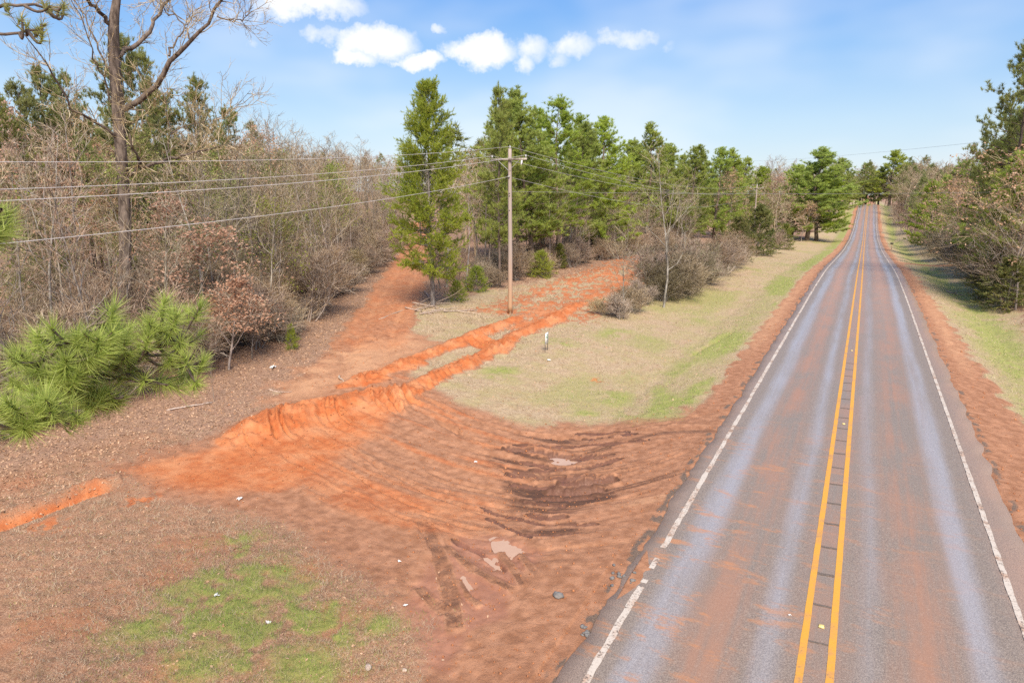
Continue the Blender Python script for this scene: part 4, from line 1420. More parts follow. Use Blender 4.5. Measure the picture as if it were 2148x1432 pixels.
# ------------------------------------------------------------------ the named trees
def build_named_trees():
    stand('bigcedar', 0, 'cedar_tree', 'tall broad green cedar beside the dirt track, left of the utility pole', 'tree', 908, 643, 168, 15, rot=.6, wide=.88)
    # straight-trunked pine just behind the pole
    stand('pine', 0, 'pine_tree', 'straight dark-trunked pine just left of the utility pole', 'tree', 1048, 600, 195, 14, rot=1.0, wide=.85)
    row = [(1088, -29, 215, 1), (1118, -27.5, 195, 2), (1172, -27, 222, 4), (1208, -29, 262, 1), (1275, -27, 255, 3), (1312, -30, 300, 0), (1360, -27, 268, 2), (1402, -29, 318, 4), (1448, -26, 308, 1), (1500, -25, 318, 3), (1535, -27, 318, 2), (1562, -25, 335, 0), (1592, -24, 352, 1)]
    for k, (px, X, top, v) in enumerate(row):
        put_tree('pine', v, 'pine_tree', f'bright green pine behind the cleared strip, {ORD[k]} to the right of the utility pole', 'tree', px, X, top, 14 if v in (0, 2) else (12 if v == 3 else 13.2), 'pines along the cleared strip', wide=1.6)
    for k, (px, X, top, v) in enumerate([(1065, -35, 240, 3), (1140, -34, 235, 0), (1190, -35, 250, 2), (1235, -34, 290, 3), (1330, -35, 305, 1), (1385, -34, 310, 3), (1430, -33, 330, 0), (1475, -33, 325, 2), (1518, -32, 335, 1)]):
        put_tree('pine', v, 'pine_tree', f'green pine in the second rank behind the cleared strip, {ORD[k]} from the tall cedar', 'tree', px, X, top, 14 if v in (0, 2) else (12 if v == 3 else 13.2), 'second rank of pines behind the strip', wide=1.6)
    # along the left verge, going away
    stand('cedar', 0, 'young_cedar', 'olive young cedar on the verge, nearest the brush thicket', 'tree', 1545, 548, 455, 4, rot=.3, wide=1.35)
    stand('cedar', 1, 'young_cedar', 'dark green young cedar on the verge, tallest of the roadside cedars', 'tree', 1588, 536, 428, 4, rot=1.3, wide=1.35)
    stand('cedar', 2, 'young_cedar', 'small olive cedar on the verge before the russet-leaved tree', 'tree', 1645, 523, 468, 4, rot=2.3, wide=1.35)
    stand('brown', 0, 'brown_leaved_tree', 'pale bare tree with thin tan leaves behind the small olive cedar', 'tree', 1632, 512, 372, 7.5, rot=.2)
    stand('brown', 2, 'brown_leaved_tree', 'russet-leaved low tree on the left verge before the dense pines', 'tree', 1680, 506, 430, 6, rot=.9, wide=1.2)
    stand('brown', 1, 'brown_leaved_tree', 'russet-leaved tree standing among the pines beyond the far utility pole', 'tree', 1530, 520, 362, 9, rot=1.9)
    for k, (px, X, top, v) in enumerate([(1702, -12.5, 318, 0), (1722, -10.5, 345, 1), (1762, -11, 335, 2), (1782, -10, 372, 1), (1668, -17, 352, 2), (1742, -13, 350, 0), (1800, -9.5, 392, 2)]):
        put_tree('darkpine', v, 'pine_tree', ['tallest dense pine left of the road, by the russet tree', 'rounded dense pine close to the left road edge', 'dense pine left of the road, third beyond the russet tree', 'low dense pine left of the road, just before the crest', 'dense pine behind the tan-leaved tree left of the road', 'dense pine between the tallest two left of the road', 'lowest dense pine left of the road, nearest the crest'][k], 'tree', px, X, top, 12, 'dense pines left of the road', wide=2.1)
    for k, (px, X, top) in enumerate([(1622, -30, 330), (1600, -36, 338), (1650, -40, 345)]):
        put_tree('bare', k, 'bare_tree', ['hazy grey bare tree above the far utility pole', 'pale bare tree left of the far utility pole', 'grey bare tree behind the tan-leaved tree'][k], 'tree', px, X, top, 10, 'hazy bare trees by the far utility pole', wide=1.5)
    # beyond the crest
    for k, (px, X, top, v) in enumerate([(1868, 9, 318, 1), (1845, -14, 352, 0), (1818, -20, 345, 2), (1900, 16, 345, 0)]):
        x, y = X, 375 + 8 * k
        x = y * bearing_x(px)
        z = float(terr(x, y))
        s = (z_at(top, x, y) - z) / 12
        place('darkpine', v, 'pine_tree', ['dark tall pine standing beyond the crest of the road', 'thin pine left of the road beyond the crest', 'hazy pine left of the crest, behind the dense pines', 'dark pine right of the crest, behind bare trees'][k], 'tree', (x, y, z), k, (s * 2.0, s * 2.0, s), 'pines beyond the crest')
    # right of the road
    for k, (px, X, top, v, H0, kind, lab) in enumerate([
            (1966, 10.8, 385, 0, 12, 'darkpine', 'low dark pine right of the road beyond the driveway'),
            (1990, 15, 372, 2, 12, 'darkpine', 'broad dark pine right of the road behind the low one'),
            (2062, 14, 300, 1, 12, 'darkpine', 'tall green pine right of the road behind the brown-leaved tree'),
            (2122, 12.2, 200, 0, 15, 'oldpine', 'tall ragged pine at the right edge, crowned with open tufts'),
            (2142, 11.5, 95, 2, 15, 'oldpine', 'tallest ragged pine, cut by the right edge of the photo'),
            (2150, 10.8, 330, 1, 12, 'darkpine', 'dark dense pine at the right edge, low over the bank'),
            (2098, 11.6, 300, 1, 12, 'darkpine', 'full green pine right of the tall ragged pines, over the bank'),
            (2020, 16, 345, 0, 12, 'darkpine', 'green pine right of the road between the dark pines'),
            (2140, 13.5, 240, 2, 12, 'darkpine', 'full tall pine behind the ragged pines at the right edge'),
            (2112, 10.6, 425, 2, 12, 'darkpine', 'squat dark pine over the fallen log on the right bank')]):
        put_tree(kind, v, 'pine_tree', lab, 'tree', px, X, top, H0, 'pines right of the road', wide=1.1 if kind == 'oldpine' else 1.5)
    for k, (px, X, top, v, H0, lab) in enumerate([
            (2035, 11.5, 375, 0, 7.5, 'brown-leaved oak right of the road behind the fallen log'),
            (2092, 11.2, 330, 1, 9, 'tall oak with scattered brown leaves at the right edge'),
            (2060, 11.0, 390, 2, 6, 'low oak thick with brown leaves right of the road, above the log'),
            (2120, 10.2, 360, 0, 7.5, 'brown-leaved oak at the right edge before the squat dark pine'),
            (2155, 9.9, 300, 1, 9, 'tall brown-leaved oak cut by the right edge of the photo'),
            (2012, 13.0, 400, 0, 7.5, 'thin brown-leaved tree between the dark pines right of the road')]):
        put_tree('brown', v, 'brown_leaved_tree', lab, 'tree', px, X, top, H0, 'brown-leaved trees right of the road', wide=1.3)
    for k, (px, X, top) in enumerate([(2100, 10.2, 545), (2128, 9.7, 520), (2148, 9.5, 535), (2062, 11.2, 500)]):
        put_tree('cedar', k, 'young_cedar', ['low dark cedar on the right bank just above the fallen log', 'low dark cedar at the right edge, second above the fallen log', 'dark cedar cut by the right edge, low on the bank', 'dark cedar low between the brown oaks right of the road'][k], 'tree', px, X, top, 4, 'low cedars on the right bank', wide=1.7)
    for k, (px, X, top) in enumerate([(2020, 11.0, 470), (2040, 10.8, 480), (2075, 10.6, 500), (2085, 10.2, 520), (2110, 10.0, 500), (2138, 9.8, 480), (2005, 11.5, 470), (2055, 11.5, 460)]):
        put_tree('brush' if k % 2 else 'thicket', k, 'bare_shrub', 'scrubby brown bush in the thicket on the right bank', 'shrub', px, X, top, 3.2, 'scrub on the right bank', wide=1.7)
    put_tree('bare', 2, 'bare_tree', 'pale leaning bare tree at the right edge over the bank', 'tree', 2138, 10.3, 385, 11, wide=1.6)
    put_tree('bare', 5, 'bare_tree', 'pale low-branched bare tree right of the fallen log', 'tree', 2168, 9.9, 420, 7, wide=1.6)
    for k, (px, X, top) in enumerate([(1900, 14, 372), (1925, 20, 352), (1950, 26, 345), (1975, 30, 350), (1912, 22, 348), (1938, 17, 365), (1890, 12, 385)]):
        put_tree('bare', k, 'bare_tree', 'hazy pinkish-grey bare tree on the slope right of the crest', 'tree', px, X, top, [10, 9, 11, 8.5, 10.5, 7, 9.5][k], 'bare trees right of the crest', wide=1.8)
    for k, (px, py, top, v) in enumerate([(1895, 470, 425, 0), (1905, 490, 432, 2), (1885, 452, 410, 4)]):
        stand('brush', v, 'bare_shrub', 'reddish bare shrub on the right roadside slope below the crest', 'shrub', px, py, top, 3.4, 'shrubs right of the crest', wide=1.6)
    # single trees and shrubs in the cleared strip
    stand('bare', 2, 'bare_tree', 'tall pale bare tree rising from the roadside brush thicket', 'tree', 1392, 645, 315, 11, rot=.4, wide=1.05)
    stand('bare', 5, 'bare_tree', 'slim grey bare sapling in the cleared strip, right of the small sign', 'tree', 1308, 668, 462, 7, rot=2.0, wide=.9)
    th = [(1375, 622, 505, 2), (1400, 615, 512, 0), (1430, 612, 500, 4), (1455, 603, 505, 2), (1362, 612, 530, 1), (1420, 626, 535, 3), (1445, 618, 530, 1), (1390, 632, 545, 3)]
    for k, (px, py, top, v) in enumerate(th):
        stand('thicket' if k % 2 else 'brush', v, 'bare_shrub', 'dense olive-grey brush bush in the thicket beside the mown verge', 'shrub', px, py, top, ([3.2, 2.6, 3.8][v % 3] if k % 2 else [3.2, 2.6, 3.8, 2.2, 4.5][v]) * .85, 'brush thicket beside the mown verge', rot=k * 1.1, wide=1.25)
    th = [(1300, 668, 600, 1), (1325, 655, 590, 3), (1285, 660, 610, 0), (1345, 640, 575, 1), (1260, 660, 620, 3), (1340, 655, 600, 0)]
    for k, (px, py, top, v) in enumerate(th):
        stand('brush', v, 'bare_shrub', 'low grey-brown bare shrub around the slim sapling in the cleared strip', 'shrub', px, py, top, [3.2, 2.6, 3.8, 2.2, 4.5][v], 'low shrubs around the slim sapling', rot=k * 1.7, wide=1.2)
    th = [(1490, 590, 500, 2), (1510, 580, 490, 0), (1530, 570, 480, 4), (1475, 596, 520, 1), (1500, 575, 500, 3), (1540, 562, 490, 1), (1560, 556, 495, 0), (1520, 566, 470, 4), (1615, 530, 475, 0), (1625, 522, 470, 2)]
    for k, (px, py, top, v) in enumerate(th):
        stand('brush', v, 'bare_shrub', 'pinkish-grey bare shrub along the verge before the roadside cedars', 'shrub', px, py, top, [3.2, 2.6, 3.8, 2.2, 4.5][v], 'bare shrubs before the roadside cedars', rot=k * 1.3, wide=1.5)
    for k, (px, py, top, lab) in enumerate([(1135, 582, 528, 'low spreading green cedar bush behind the utility pole, the left of two'), (1172, 563, 510, 'upright green cedar bush behind the utility pole, the right of two'), (960, 632, 590, 'small green cedar bush at the foot of the tall cedar'), (1000, 612, 560, 'green cedar bush between the tall cedar and the pole')]):
        stand('cedarbush' if k != 1 else 'cedar', k, 'cedar_bush', lab, 'shrub', px, py, top, 2.2 if k != 1 else 4, 'cedar bushes by the cleared strip', rot=k * 1.0, wide=1.1)
    stand('cedarbush', 1, 'pine_seedling', 'small yellow-green conifer seedling at the wood edge left of the track', 'tree', 613, 733, 682, 2.2, wide=.55)
    stand('brown', 3, 'brown_leaved_sapling', 'low beech sapling thick with copper-brown leaves at the wood edge', 'tree', 480, 775, 595, 4, rot=.5, wide=1.15)
    stand('brown', 2, 'brown_leaved_sapling', 'copper-leaved sapling just right of the low beech at the wood edge', 'tree', 528, 752, 640, 6, rot=2.5, wide=1.5)
    stand('brown', 2, 'brown_leaved_tree', 'thin tree with pale tan leaves above the low copper beech', 'tree', 400, 740, 490, 6, rot=1.5, wide=1.5)
    stand('bare', 6, 'bare_tree', 'thin white bare sapling alone on the leaf litter beside the pine boughs', 'tree', 449, 842, 745, 9.5, rot=.2, wide=.8)
    stand('bare', 2, 'bare_tree', 'crooked bare tree with forked top at the left edge of the track', 'tree', 690, 640, 300, 11, rot=.9, wide=.95)


build_named_trees()


# ------------------------------------------------------------------ the big oak of the wood
def build_oak():
    rng = np.random.default_rng(5)
    D0 = 36.0
    base = along(262, 640, D0)
    bx, by = base[0], base[1]
    bz = float(terr(bx, by))
    root = thing('oak_tree', 'large bare oak with dark trunk and crooked spreading limbs above the left wood', 'tree', (bx, by, bz))
    O = np.array([bx, by, bz])

    def pts(L, dd=0.0, curve=0.0):
        n = len(L)
        out = []
        for i, (px, py) in enumerate(L):
            out.append(along(px, py, D0 + dd * i / (n - 1) + curve * math.sin(i * 2.2)) - O)
        return np.array(out)

    def smooth3(p, n):
        return smooth_line(p, n)

    trunk = pts([(262, 420), (258, 360), (252, 300), (250, 250), (243, 200), (240, 130), (236, 70), (240, 30), (250, -30), (246, -120), (252, -200)])
    trunk = np.concatenate([[[0, 0, -.2], [0.02, 0, 2.0]], trunk])
    tb = MB().tube(smooth3(trunk, 30), np.interp(np.linspace(0, 1, 30), [0, .1, .5, .62, .8, 1], [.34, .27, .235, .18, .12, .04]), 10, False)
    obj('trunk', tb.mesh('oak_trunk', M['bark_dark'], True), root)
    limbs = [([(235, 55), (200, 16), (170, -20), (130, -70)], -2, .13, .05), ([(250, 118), (290, 94), (322, 52), (352, -2), (380, -80)], 2, .15, .05),
             ([(258, 230), (300, 212), (338, 165), (356, 120), (402, 88), (440, 42), (472, -8), (500, -70)], -3, .19, .05),
             ([(355, 118), (362, 90), (384, 72), (390, 40), (396, 15)], 1.5, .07, .012), ([(404, 86), (386, 50), (345, 18), (320, -4)], 2.5, .06, .015),
             ([(455, 34), (490, 46), (518, 34), (535, 25)], -1, .05, .01), ([(252, 292), (205, 256), (160, 240), (128, 200), (108, 150), (70, 95), (35, 50)], -3, .10, .02),
             ([(264, 378), (294, 352), (286, 318), (272, 280)], -1.5, .12, .05), ([(294, 352), (350, 332), (400, 326), (440, 308), (478, 304)], -2.5, .11, .02),
             ([(350, 328), (356, 280), (350, 225), (344, 180)], 1, .05, .012), ([(440, 308), (405, 282), (420, 262)], 1, .04, .01),
             ([(246, 180), (215, 120), (185, 50), (150, -10)], 2.5, .07, .02), ([(250, 250), (225, 190), (190, 100), (175, 40), (140, -20)], -1.5, .06, .015),
             ([(262, 225), (300, 232), (335, 215), (350, 195)], -2, .04, .01), ([(356, 282), (390, 262), (440, 255), (500, 225), (525, 190)], -1.5, .035, .01)]
    tw = Segs()
    for k, (L, dd, r0, r1) in enumerate(limbs):
        p = smooth3(pts(L, dd, .25), 16)
        p[1:-1] += rng.normal(0, .05, p[1:-1].shape)
        lm = MB().tube(p, np.linspace(r0 * .75, r1 * .7, 16), 8, False)
        obj('limb', lm.mesh('oak_limb', M['bark_dark'], True), root)
        for j in range(13):
            q, d = pt_on(p, rng.uniform(.2, 1))
            b = grow(q, tilt(d, rng.uniform(.5, 1.1), rng), rng.uniform(.8, 2.2), 5, .22, .1, rng)
            tw.line(b, max(.016, r1 * .5), .008)
            for i in range(6):
                q2, d2 = pt_on(b, rng.uniform(.2, 1))
                c = grow(q2, tilt(d2, rng.uniform(.4, 1.0), rng), rng.uniform(.3, .9), 3, .2, .08, rng)
                tw.line(c, .009, .005)
                for _ in range(3):
                    q3, d3 = pt_on(c, rng.uniform(.3, 1))
                    tw.line(grow(q3, tilt(d3, .7, rng), rng.uniform(.15, .4), 2, .2, .05, rng), .006, .003)
    obj('twigs', tw.into(MB()).mesh('oak_twigs', M['twig']), root)
    # a clump of greenery on the trunk
    lv = MB()
    c = along(240, 368, D0 - .4) - O + rng.normal(0, .28, (260, 3))
    lv.leaves(c, rng.uniform(.05, .1, 260), rng, .2)
    obj('leaves', lv.mesh('oak_leaves', M['green_leaf']), root)
    OCC.append((bx, by, 1.0))


build_oak()


# ------------------------------------------------------------------ the pine whose boughs reach in from the left
def build_near_pine():
    rng = np.random.default_rng(8)
    tpos = along(-330, 700, 9.6)
    tx, ty = tpos[0], tpos[1]
    tz = float(terr(tx, ty))
    O = np.array([tx, ty, tz])
    root = thing('pine_tree', 'long-needled pine reaching in from the left edge with tufted boughs', 'tree', tuple(O))
    tp = grow((0, 0, -.2), (0, 0, 1), 13.5, 14, .012, .1, rng)
    obj('trunk', MB().tube(tp, .2 * (1 - .85 * np.linspace(0, 1, 15)), 9, False).mesh('near_pine_trunk', M['bark_pine'], True), root)

    def P(px, py, d):
        return along(px, py, d) - O

    boughs = [([(-330, 930, 9.6), (-150, 860, 8.9), (0, 835, 8.4), (120, 800, 8.1), (230, 770, 7.9), (330, 735, 7.8), (400, 700, 7.7)], .055,
               [(x, y) for x, y in [(410, 650), (430, 690), (395, 640), (385, 700), (415, 740), (350, 670), (330, 690), (380, 740), (400, 770), (340, 745), (300, 700), (270, 690), (285, 740), (240, 700), (355, 790), (310, 780), (260, 760), (230, 730), (200, 690), (225, 660), (180, 720), (160, 690), (395, 800), (375, 640), (300, 660), (345, 640)]], (7.4, 8.2)),
              ([(-330, 900, 9.6), (-120, 850, 8.6), (30, 790, 8.0), (110, 740, 7.7), (190, 690, 7.5), (225, 650, 7.4)], .05,
               [(225, 645), (190, 690), (215, 690), (150, 720), (170, 700), (120, 740), (95, 690), (70, 695), (130, 690), (60, 740), (35, 745), (90, 770), (120, 790), (150, 770), (190, 770), (5, 770), (30, 780), (210, 720), (245, 690), (15, 740)], (7.1, 7.9)),
              ([(-330, 960, 9.6), (-150, 900, 8.2), (-20, 890, 7.4), (70, 878, 7.1), (140, 868, 6.95), (175, 862, 6.9)], .045,
               [(160, 845), (170, 860), (110, 835), (95, 825), (60, 830), (30, 850), (5, 820), (45, 870), (140, 830), (20, 870), (75, 850), (-20, 850), (120, 860)], (6.6, 7.1)),
              ([(-330, 980, 9.6), (-100, 900, 8.6), (60, 850, 8.0), (150, 830, 7.8), (220, 825, 7.7), (255, 830, 7.6)], .04,
               [(205, 820), (225, 828), (250, 835), (190, 815), (180, 830), (135, 800), (100, 800), (135, 775), (90, 810), (205, 775), (160, 800), (210, 800)], (7.4, 8.0)),
              ([(-330, 560, 9.6), (-150, 520, 8.4), (-40, 480, 7.6), (5, 440, 7.3)], .03, [(8, 432), (-10, 470), (-5, 480), (-40, 440), (-30, 490), (12, 470)], (7.2, 7.6)),
              ([(-330, 120, 9.6), (-150, 90, 9.4), (0, 75, 9.2), (60, 68, 9.2), (95, 55, 9.2)], .03, [(80, 55), (95, 60), (60, 50), (45, 38), (92, 68)], (9.0, 9.4)),
              ([(-330, 60, 9.6), (-100, 20, 9.4), (20, 12, 9.2), (80, 15, 9.2), (128, 15, 9.2)], .03, [(105, 15), (125, 12), (115, 22), (132, 18), (10, 12), (95, 8)], (9.0, 9.4))]
    bm = MB()
    for bi, (L, r0, tufts, (d0, d1)) in enumerate(boughs):
        p = smooth_line(np.array([P(*q) for q in L]), 24)
        p += rng.normal(0, .012, p.shape)
        # tie the bough to the trunk
        p[0] = [0, 0, p[0][2]]
        b = MB().tube(p, np.linspace(r0, .012, 24), 6, False)
        nd = MB()
        small = bi >= 5
        for (tx_, ty_) in tufts:
            for rep in range(1 if small or rng.random() < .55 else 2):
                q = P(tx_ + rng.normal(0, 10 if not small else 4), ty_ + rng.normal(0, 10 if not small else 4) + (12 if not small else 0), rng.uniform(d0, d1))
                k = np.argmin(np.linalg.norm(p - q, axis=1) + np.maximum(0, (p - q)[:, 2]) * .8)
                k = max(0, k - rng.integers(0, 3))
                midp = (p[k] + q) / 2 + np.array([0, 0, -.12]) + rng.normal(0, .04, 3)
                tw = smooth_line(np.array([p[k], midp, q]), 7)
                b.tube(tw, np.linspace(.019, .010, 7), 5, False)
                ax = nrm(nrm(q - tw[-3]) * .8 + np.array([0, 0, .35]) + rng.normal(0, .3, 3))
                sz = 1.0 if small else rng.uniform(.72, 1.15)
                n = 60 if small else int(rng.uniform(90, 170))
                Ln = .12 if small else .215 * sz
                shoot = .10 if small else .16
                # needles spread along the last stretch of the shoot
                t = rng.uniform(0, 1, n)
                B = q - ax * (shoot * (1 - t))[:, None]
                r = nrm(np.cross(np.repeat(ax[None], n, 0), rng.normal(size=(n, 3))))
                a = np.interp(t, [0, 1], [1.4, .4]) + rng.normal(0, .18, n)
                D = ax * np.cos(a)[:, None] + r * np.sin(a)[:, None]
                D[:, 2] -= rng.uniform(.0, .3)
                nd.needles(B, D, Ln * rng.uniform(.75, 1.1, n), .0068 if not small else .007, rng)
        bo = obj('bough', b.mesh('near_pine_bough', M['bark_pine']), root)
        obj('needles', nd.mesh('near_pine_needles', M['needle_dark'] if small else M['needle_near']), bo)


build_near_pine()


# ------------------------------------------------------------------ the wood left of the track, and the one behind the pines
def wood_edge(y):
    return np.interp(y, [5, 13, 17, 21, 24, 27, 32, 37, 47, 60, 80, 120], [-22.8, -22.9, -23.3, -24.3, -25.1, -26.3, -29.2, -32.6, -38, -44.5, -57, -83])


def track_dist(x, y):
    return float(poly_coords(np.array([x]), np.array([y]), TRACK)[0][0])


def sector(x, y):
    a = AL - math.atan2(-x, y)
    ax = 1074 + F_PX * math.tan(a) / math.cos(TH) if abs(a) < 1.2 else -1
    return ('at the far left edge' if ax < 110 else 'left of the big oak' if ax < 250 else 'between oak and copper-leaved sapling' if ax < 470 else 'right of the copper-leaved sapling' if ax < 640 else 'left of the dirt track' if ax < 790 else 'by the track bend')


def build_woods():
    rng = np.random.default_rng(21)
    n = 0
    tries = 0
    cnt = dict(bare=0, brush=0, vine=0, brown=0, pine=0)
    Hb = [10, 9, 11, 8.5, 10.5, 7, 9.5]
    c0 = AL

    def inview(x, y, m=.10):
        a = math.atan2(-x, y)
        return abs(a - c0) < math.radians(37.5) + m

    # the wood's front rank and its depth
    while cnt['bare'] < 215 and tries < 9000:
        tries += 1
        y = rng.uniform(7, 95)
        depth = rng.exponential(7.5) + .3
        x = float(wood_edge(y)) - depth
        if depth > 34 or not inview(x, y) or track_dist(x, y) < 2.9 or not free(x, y, .35):
            continue
        OCC.append((x, y, .35))
        v = int(rng.integers(0, 7))
        s = rng.uniform(.72, 1.15) * (.85 if depth < 4 else (.98 if depth < 10 else 1.12)) * float(np.interp(y, [15, 25, 40], [.98, 1.0, 1.06]))
        sec = sector(x, y)
        dep = 'at the wood front' if depth < 3 else 'deep in the wood' if depth > 12 else 'amid the wood'
        kd = 'stem' if rng.random() < (.6 if depth < 5 else .2) else 'bare'
        look_ = 'straight bare pole-like tree' if kd == 'stem' else 'slender bare grey tree'
        place(kd, v, 'bare_tree', f'{look_} {dep}, {sec}', 'tree', (x, y, float(terr(x, y))), rng.uniform(0, 6.3), (s * rng.uniform(.9, 1.3), s * rng.uniform(.9, 1.3), s), f'{look_}s {dep}, {sec}')
        cnt['bare'] += 1
    tries = 0
    while cnt['brush'] < 150 and tries < 6000:
        tries += 1
        y = rng.uniform(7, 80)
        depth = rng.exponential(4.0) - .2
        x = float(wood_edge(y)) - depth
        if depth > 22 or not inview(x, y) or track_dist(x, y) < 2.6 or not free(x, y, .15):
            continue
        OCC.append((x, y, .15))
        s = rng.uniform(.7, 1.35)
        dep = 'along the wood edge' if depth < 1.5 else 'deeper in the undergrowth' if depth > 6 else 'in the undergrowth'
        sec = sector(x, y)
        place('brush', int(rng.integers(0, 5)), 'bare_shrub', f'tangled grey-brown bush {dep}, {sec}', 'shrub', (x, y, float(terr(x, y))), rng.uniform(0, 6.3), (s * 1.25, s * 1.25, s), f'bushes {dep}, {sec}')
        cnt['brush'] += 1
    for k in range(40):
        for _ in range(40):
            y = rng.uniform(9, 52)
            depth = rng.uniform(1, 15)
            x = float(wood_edge(y)) - depth
            if inview(x, y) and free(x, y, .3) and track_dist(x, y) > 3:
                break
        OCC.append((x, y, .3))
        s = rng.uniform(.75, 1.15)
        place('vine', k, 'vine_hung_tree', f'tree hung with olive-green leaves in the wood, {sector(x, y)}', 'tree', (x, y, float(terr(x, y))), rng.uniform(0, 6.3), s, f'vine-hung trees {sector(x, y)}')
    for k in range(24):
        for _ in range(40):
            y = rng.uniform(10, 62)
            depth = rng.uniform(5, 30)
            x = float(wood_edge(y)) - depth
            if inview(x, y) and free(x, y, .3) and track_dist(x, y) > 3:
                break
        OCC.append((x, y, .3))
        s = rng.uniform(.9, 1.3)
        place('brown', k % 3, 'brown_leaved_tree', f'tree holding pale russet leaves deep in the wood, {sector(x, y)}', 'tree', (x, y, float(terr(x, y))), rng.uniform(0, 6.3), s, f'russet-leaved trees {sector(x, y)}')
    # old pines behind the oak
    for k, (px, d, top, v, lab) in enumerate([(50, 58, 175, 0, 'dark pine behind the bare trees at the far left'), (120, 62, 150, 1, 'dark open-crowned pine left of the big oak'), (262, 52, 85, 2, 'ragged pine directly behind the big oak trunk'),
                                              (300, 60, 120, 0, 'ragged pine behind the oak, slightly to its right'), (430, 60, 170, 1, 'olive pine right of the big oak above the wood'), (345, 70, 190, 2, 'olive pine well behind the oak, between its right limbs'), (540, 85, 262, 1, 'faint pine top over the wood right of the oak'), (180, 70, 165, 0, 'dark pine top just left of the oak trunk'), (8, 50, 200, 2, 'dark pine cut by the left edge above the wood'), (465, 66, 230, 0, 'low olive pine right of the oak, behind bare twigs'), (880, 95, 330, 1, 'small dark pine left of the tall cedar, far along the track')]):
        p = along(px, YH, d)
        z = float(terr(p[0], p[1]))
        s = (z_at(top, p[0], p[1]) - z) / 15
        place('oldpine', v, 'pine_tree', lab, 'tree', (p[0], p[1], z), k * 1.3, (s, s, s), 'dark pines above the left wood')
    # bare trees between and behind the pines right of the track
    c = 0
    tries = 0
    while c < 80 and tries < 6000:
        tries += 1
        y = rng.uniform(44, 135)
        x = -26.5 - rng.exponential(6) + (y - 50) * .02
        if not inview(x, y) or track_dist(x, y) < 3 or not free(x, y, .4) or x > -25 + max(0, y - 90) * .1:
            continue
        a = math.atan2(-x, y)
        OCC.append((x, y, .4))
        s = rng.uniform(.6, 1.05)
        place('bare', int(rng.integers(0, 7)), 'bare_tree', 'slender bare grey tree among the pines behind the cleared strip', 'tree', (x, y, float(terr(x, y))), rng.uniform(0, 6.3), (s * 1.15, s * 1.15, s), 'bare trees among the pines behind the cleared strip')
        c += 1
    c = 0
    while c < 85:
        y = rng.uniform(44, 125)
        x = -25.5 - rng.exponential(3)
        if not inview(x, y) or track_dist(x, y) < 2.8:
            continue
        s = rng.uniform(.7, 1.2)
        place('brush', int(rng.integers(0, 5)), 'bare_shrub', 'grey-brown bush in the undergrowth below the pines', 'shrub', (x, y, float(terr(x, y))), rng.uniform(0, 6.3), (s * 1.2, s * 1.2, s), 'undergrowth below the pines')
        c += 1
    print('woods', cnt, len(bpy.data.objects))


build_woods()


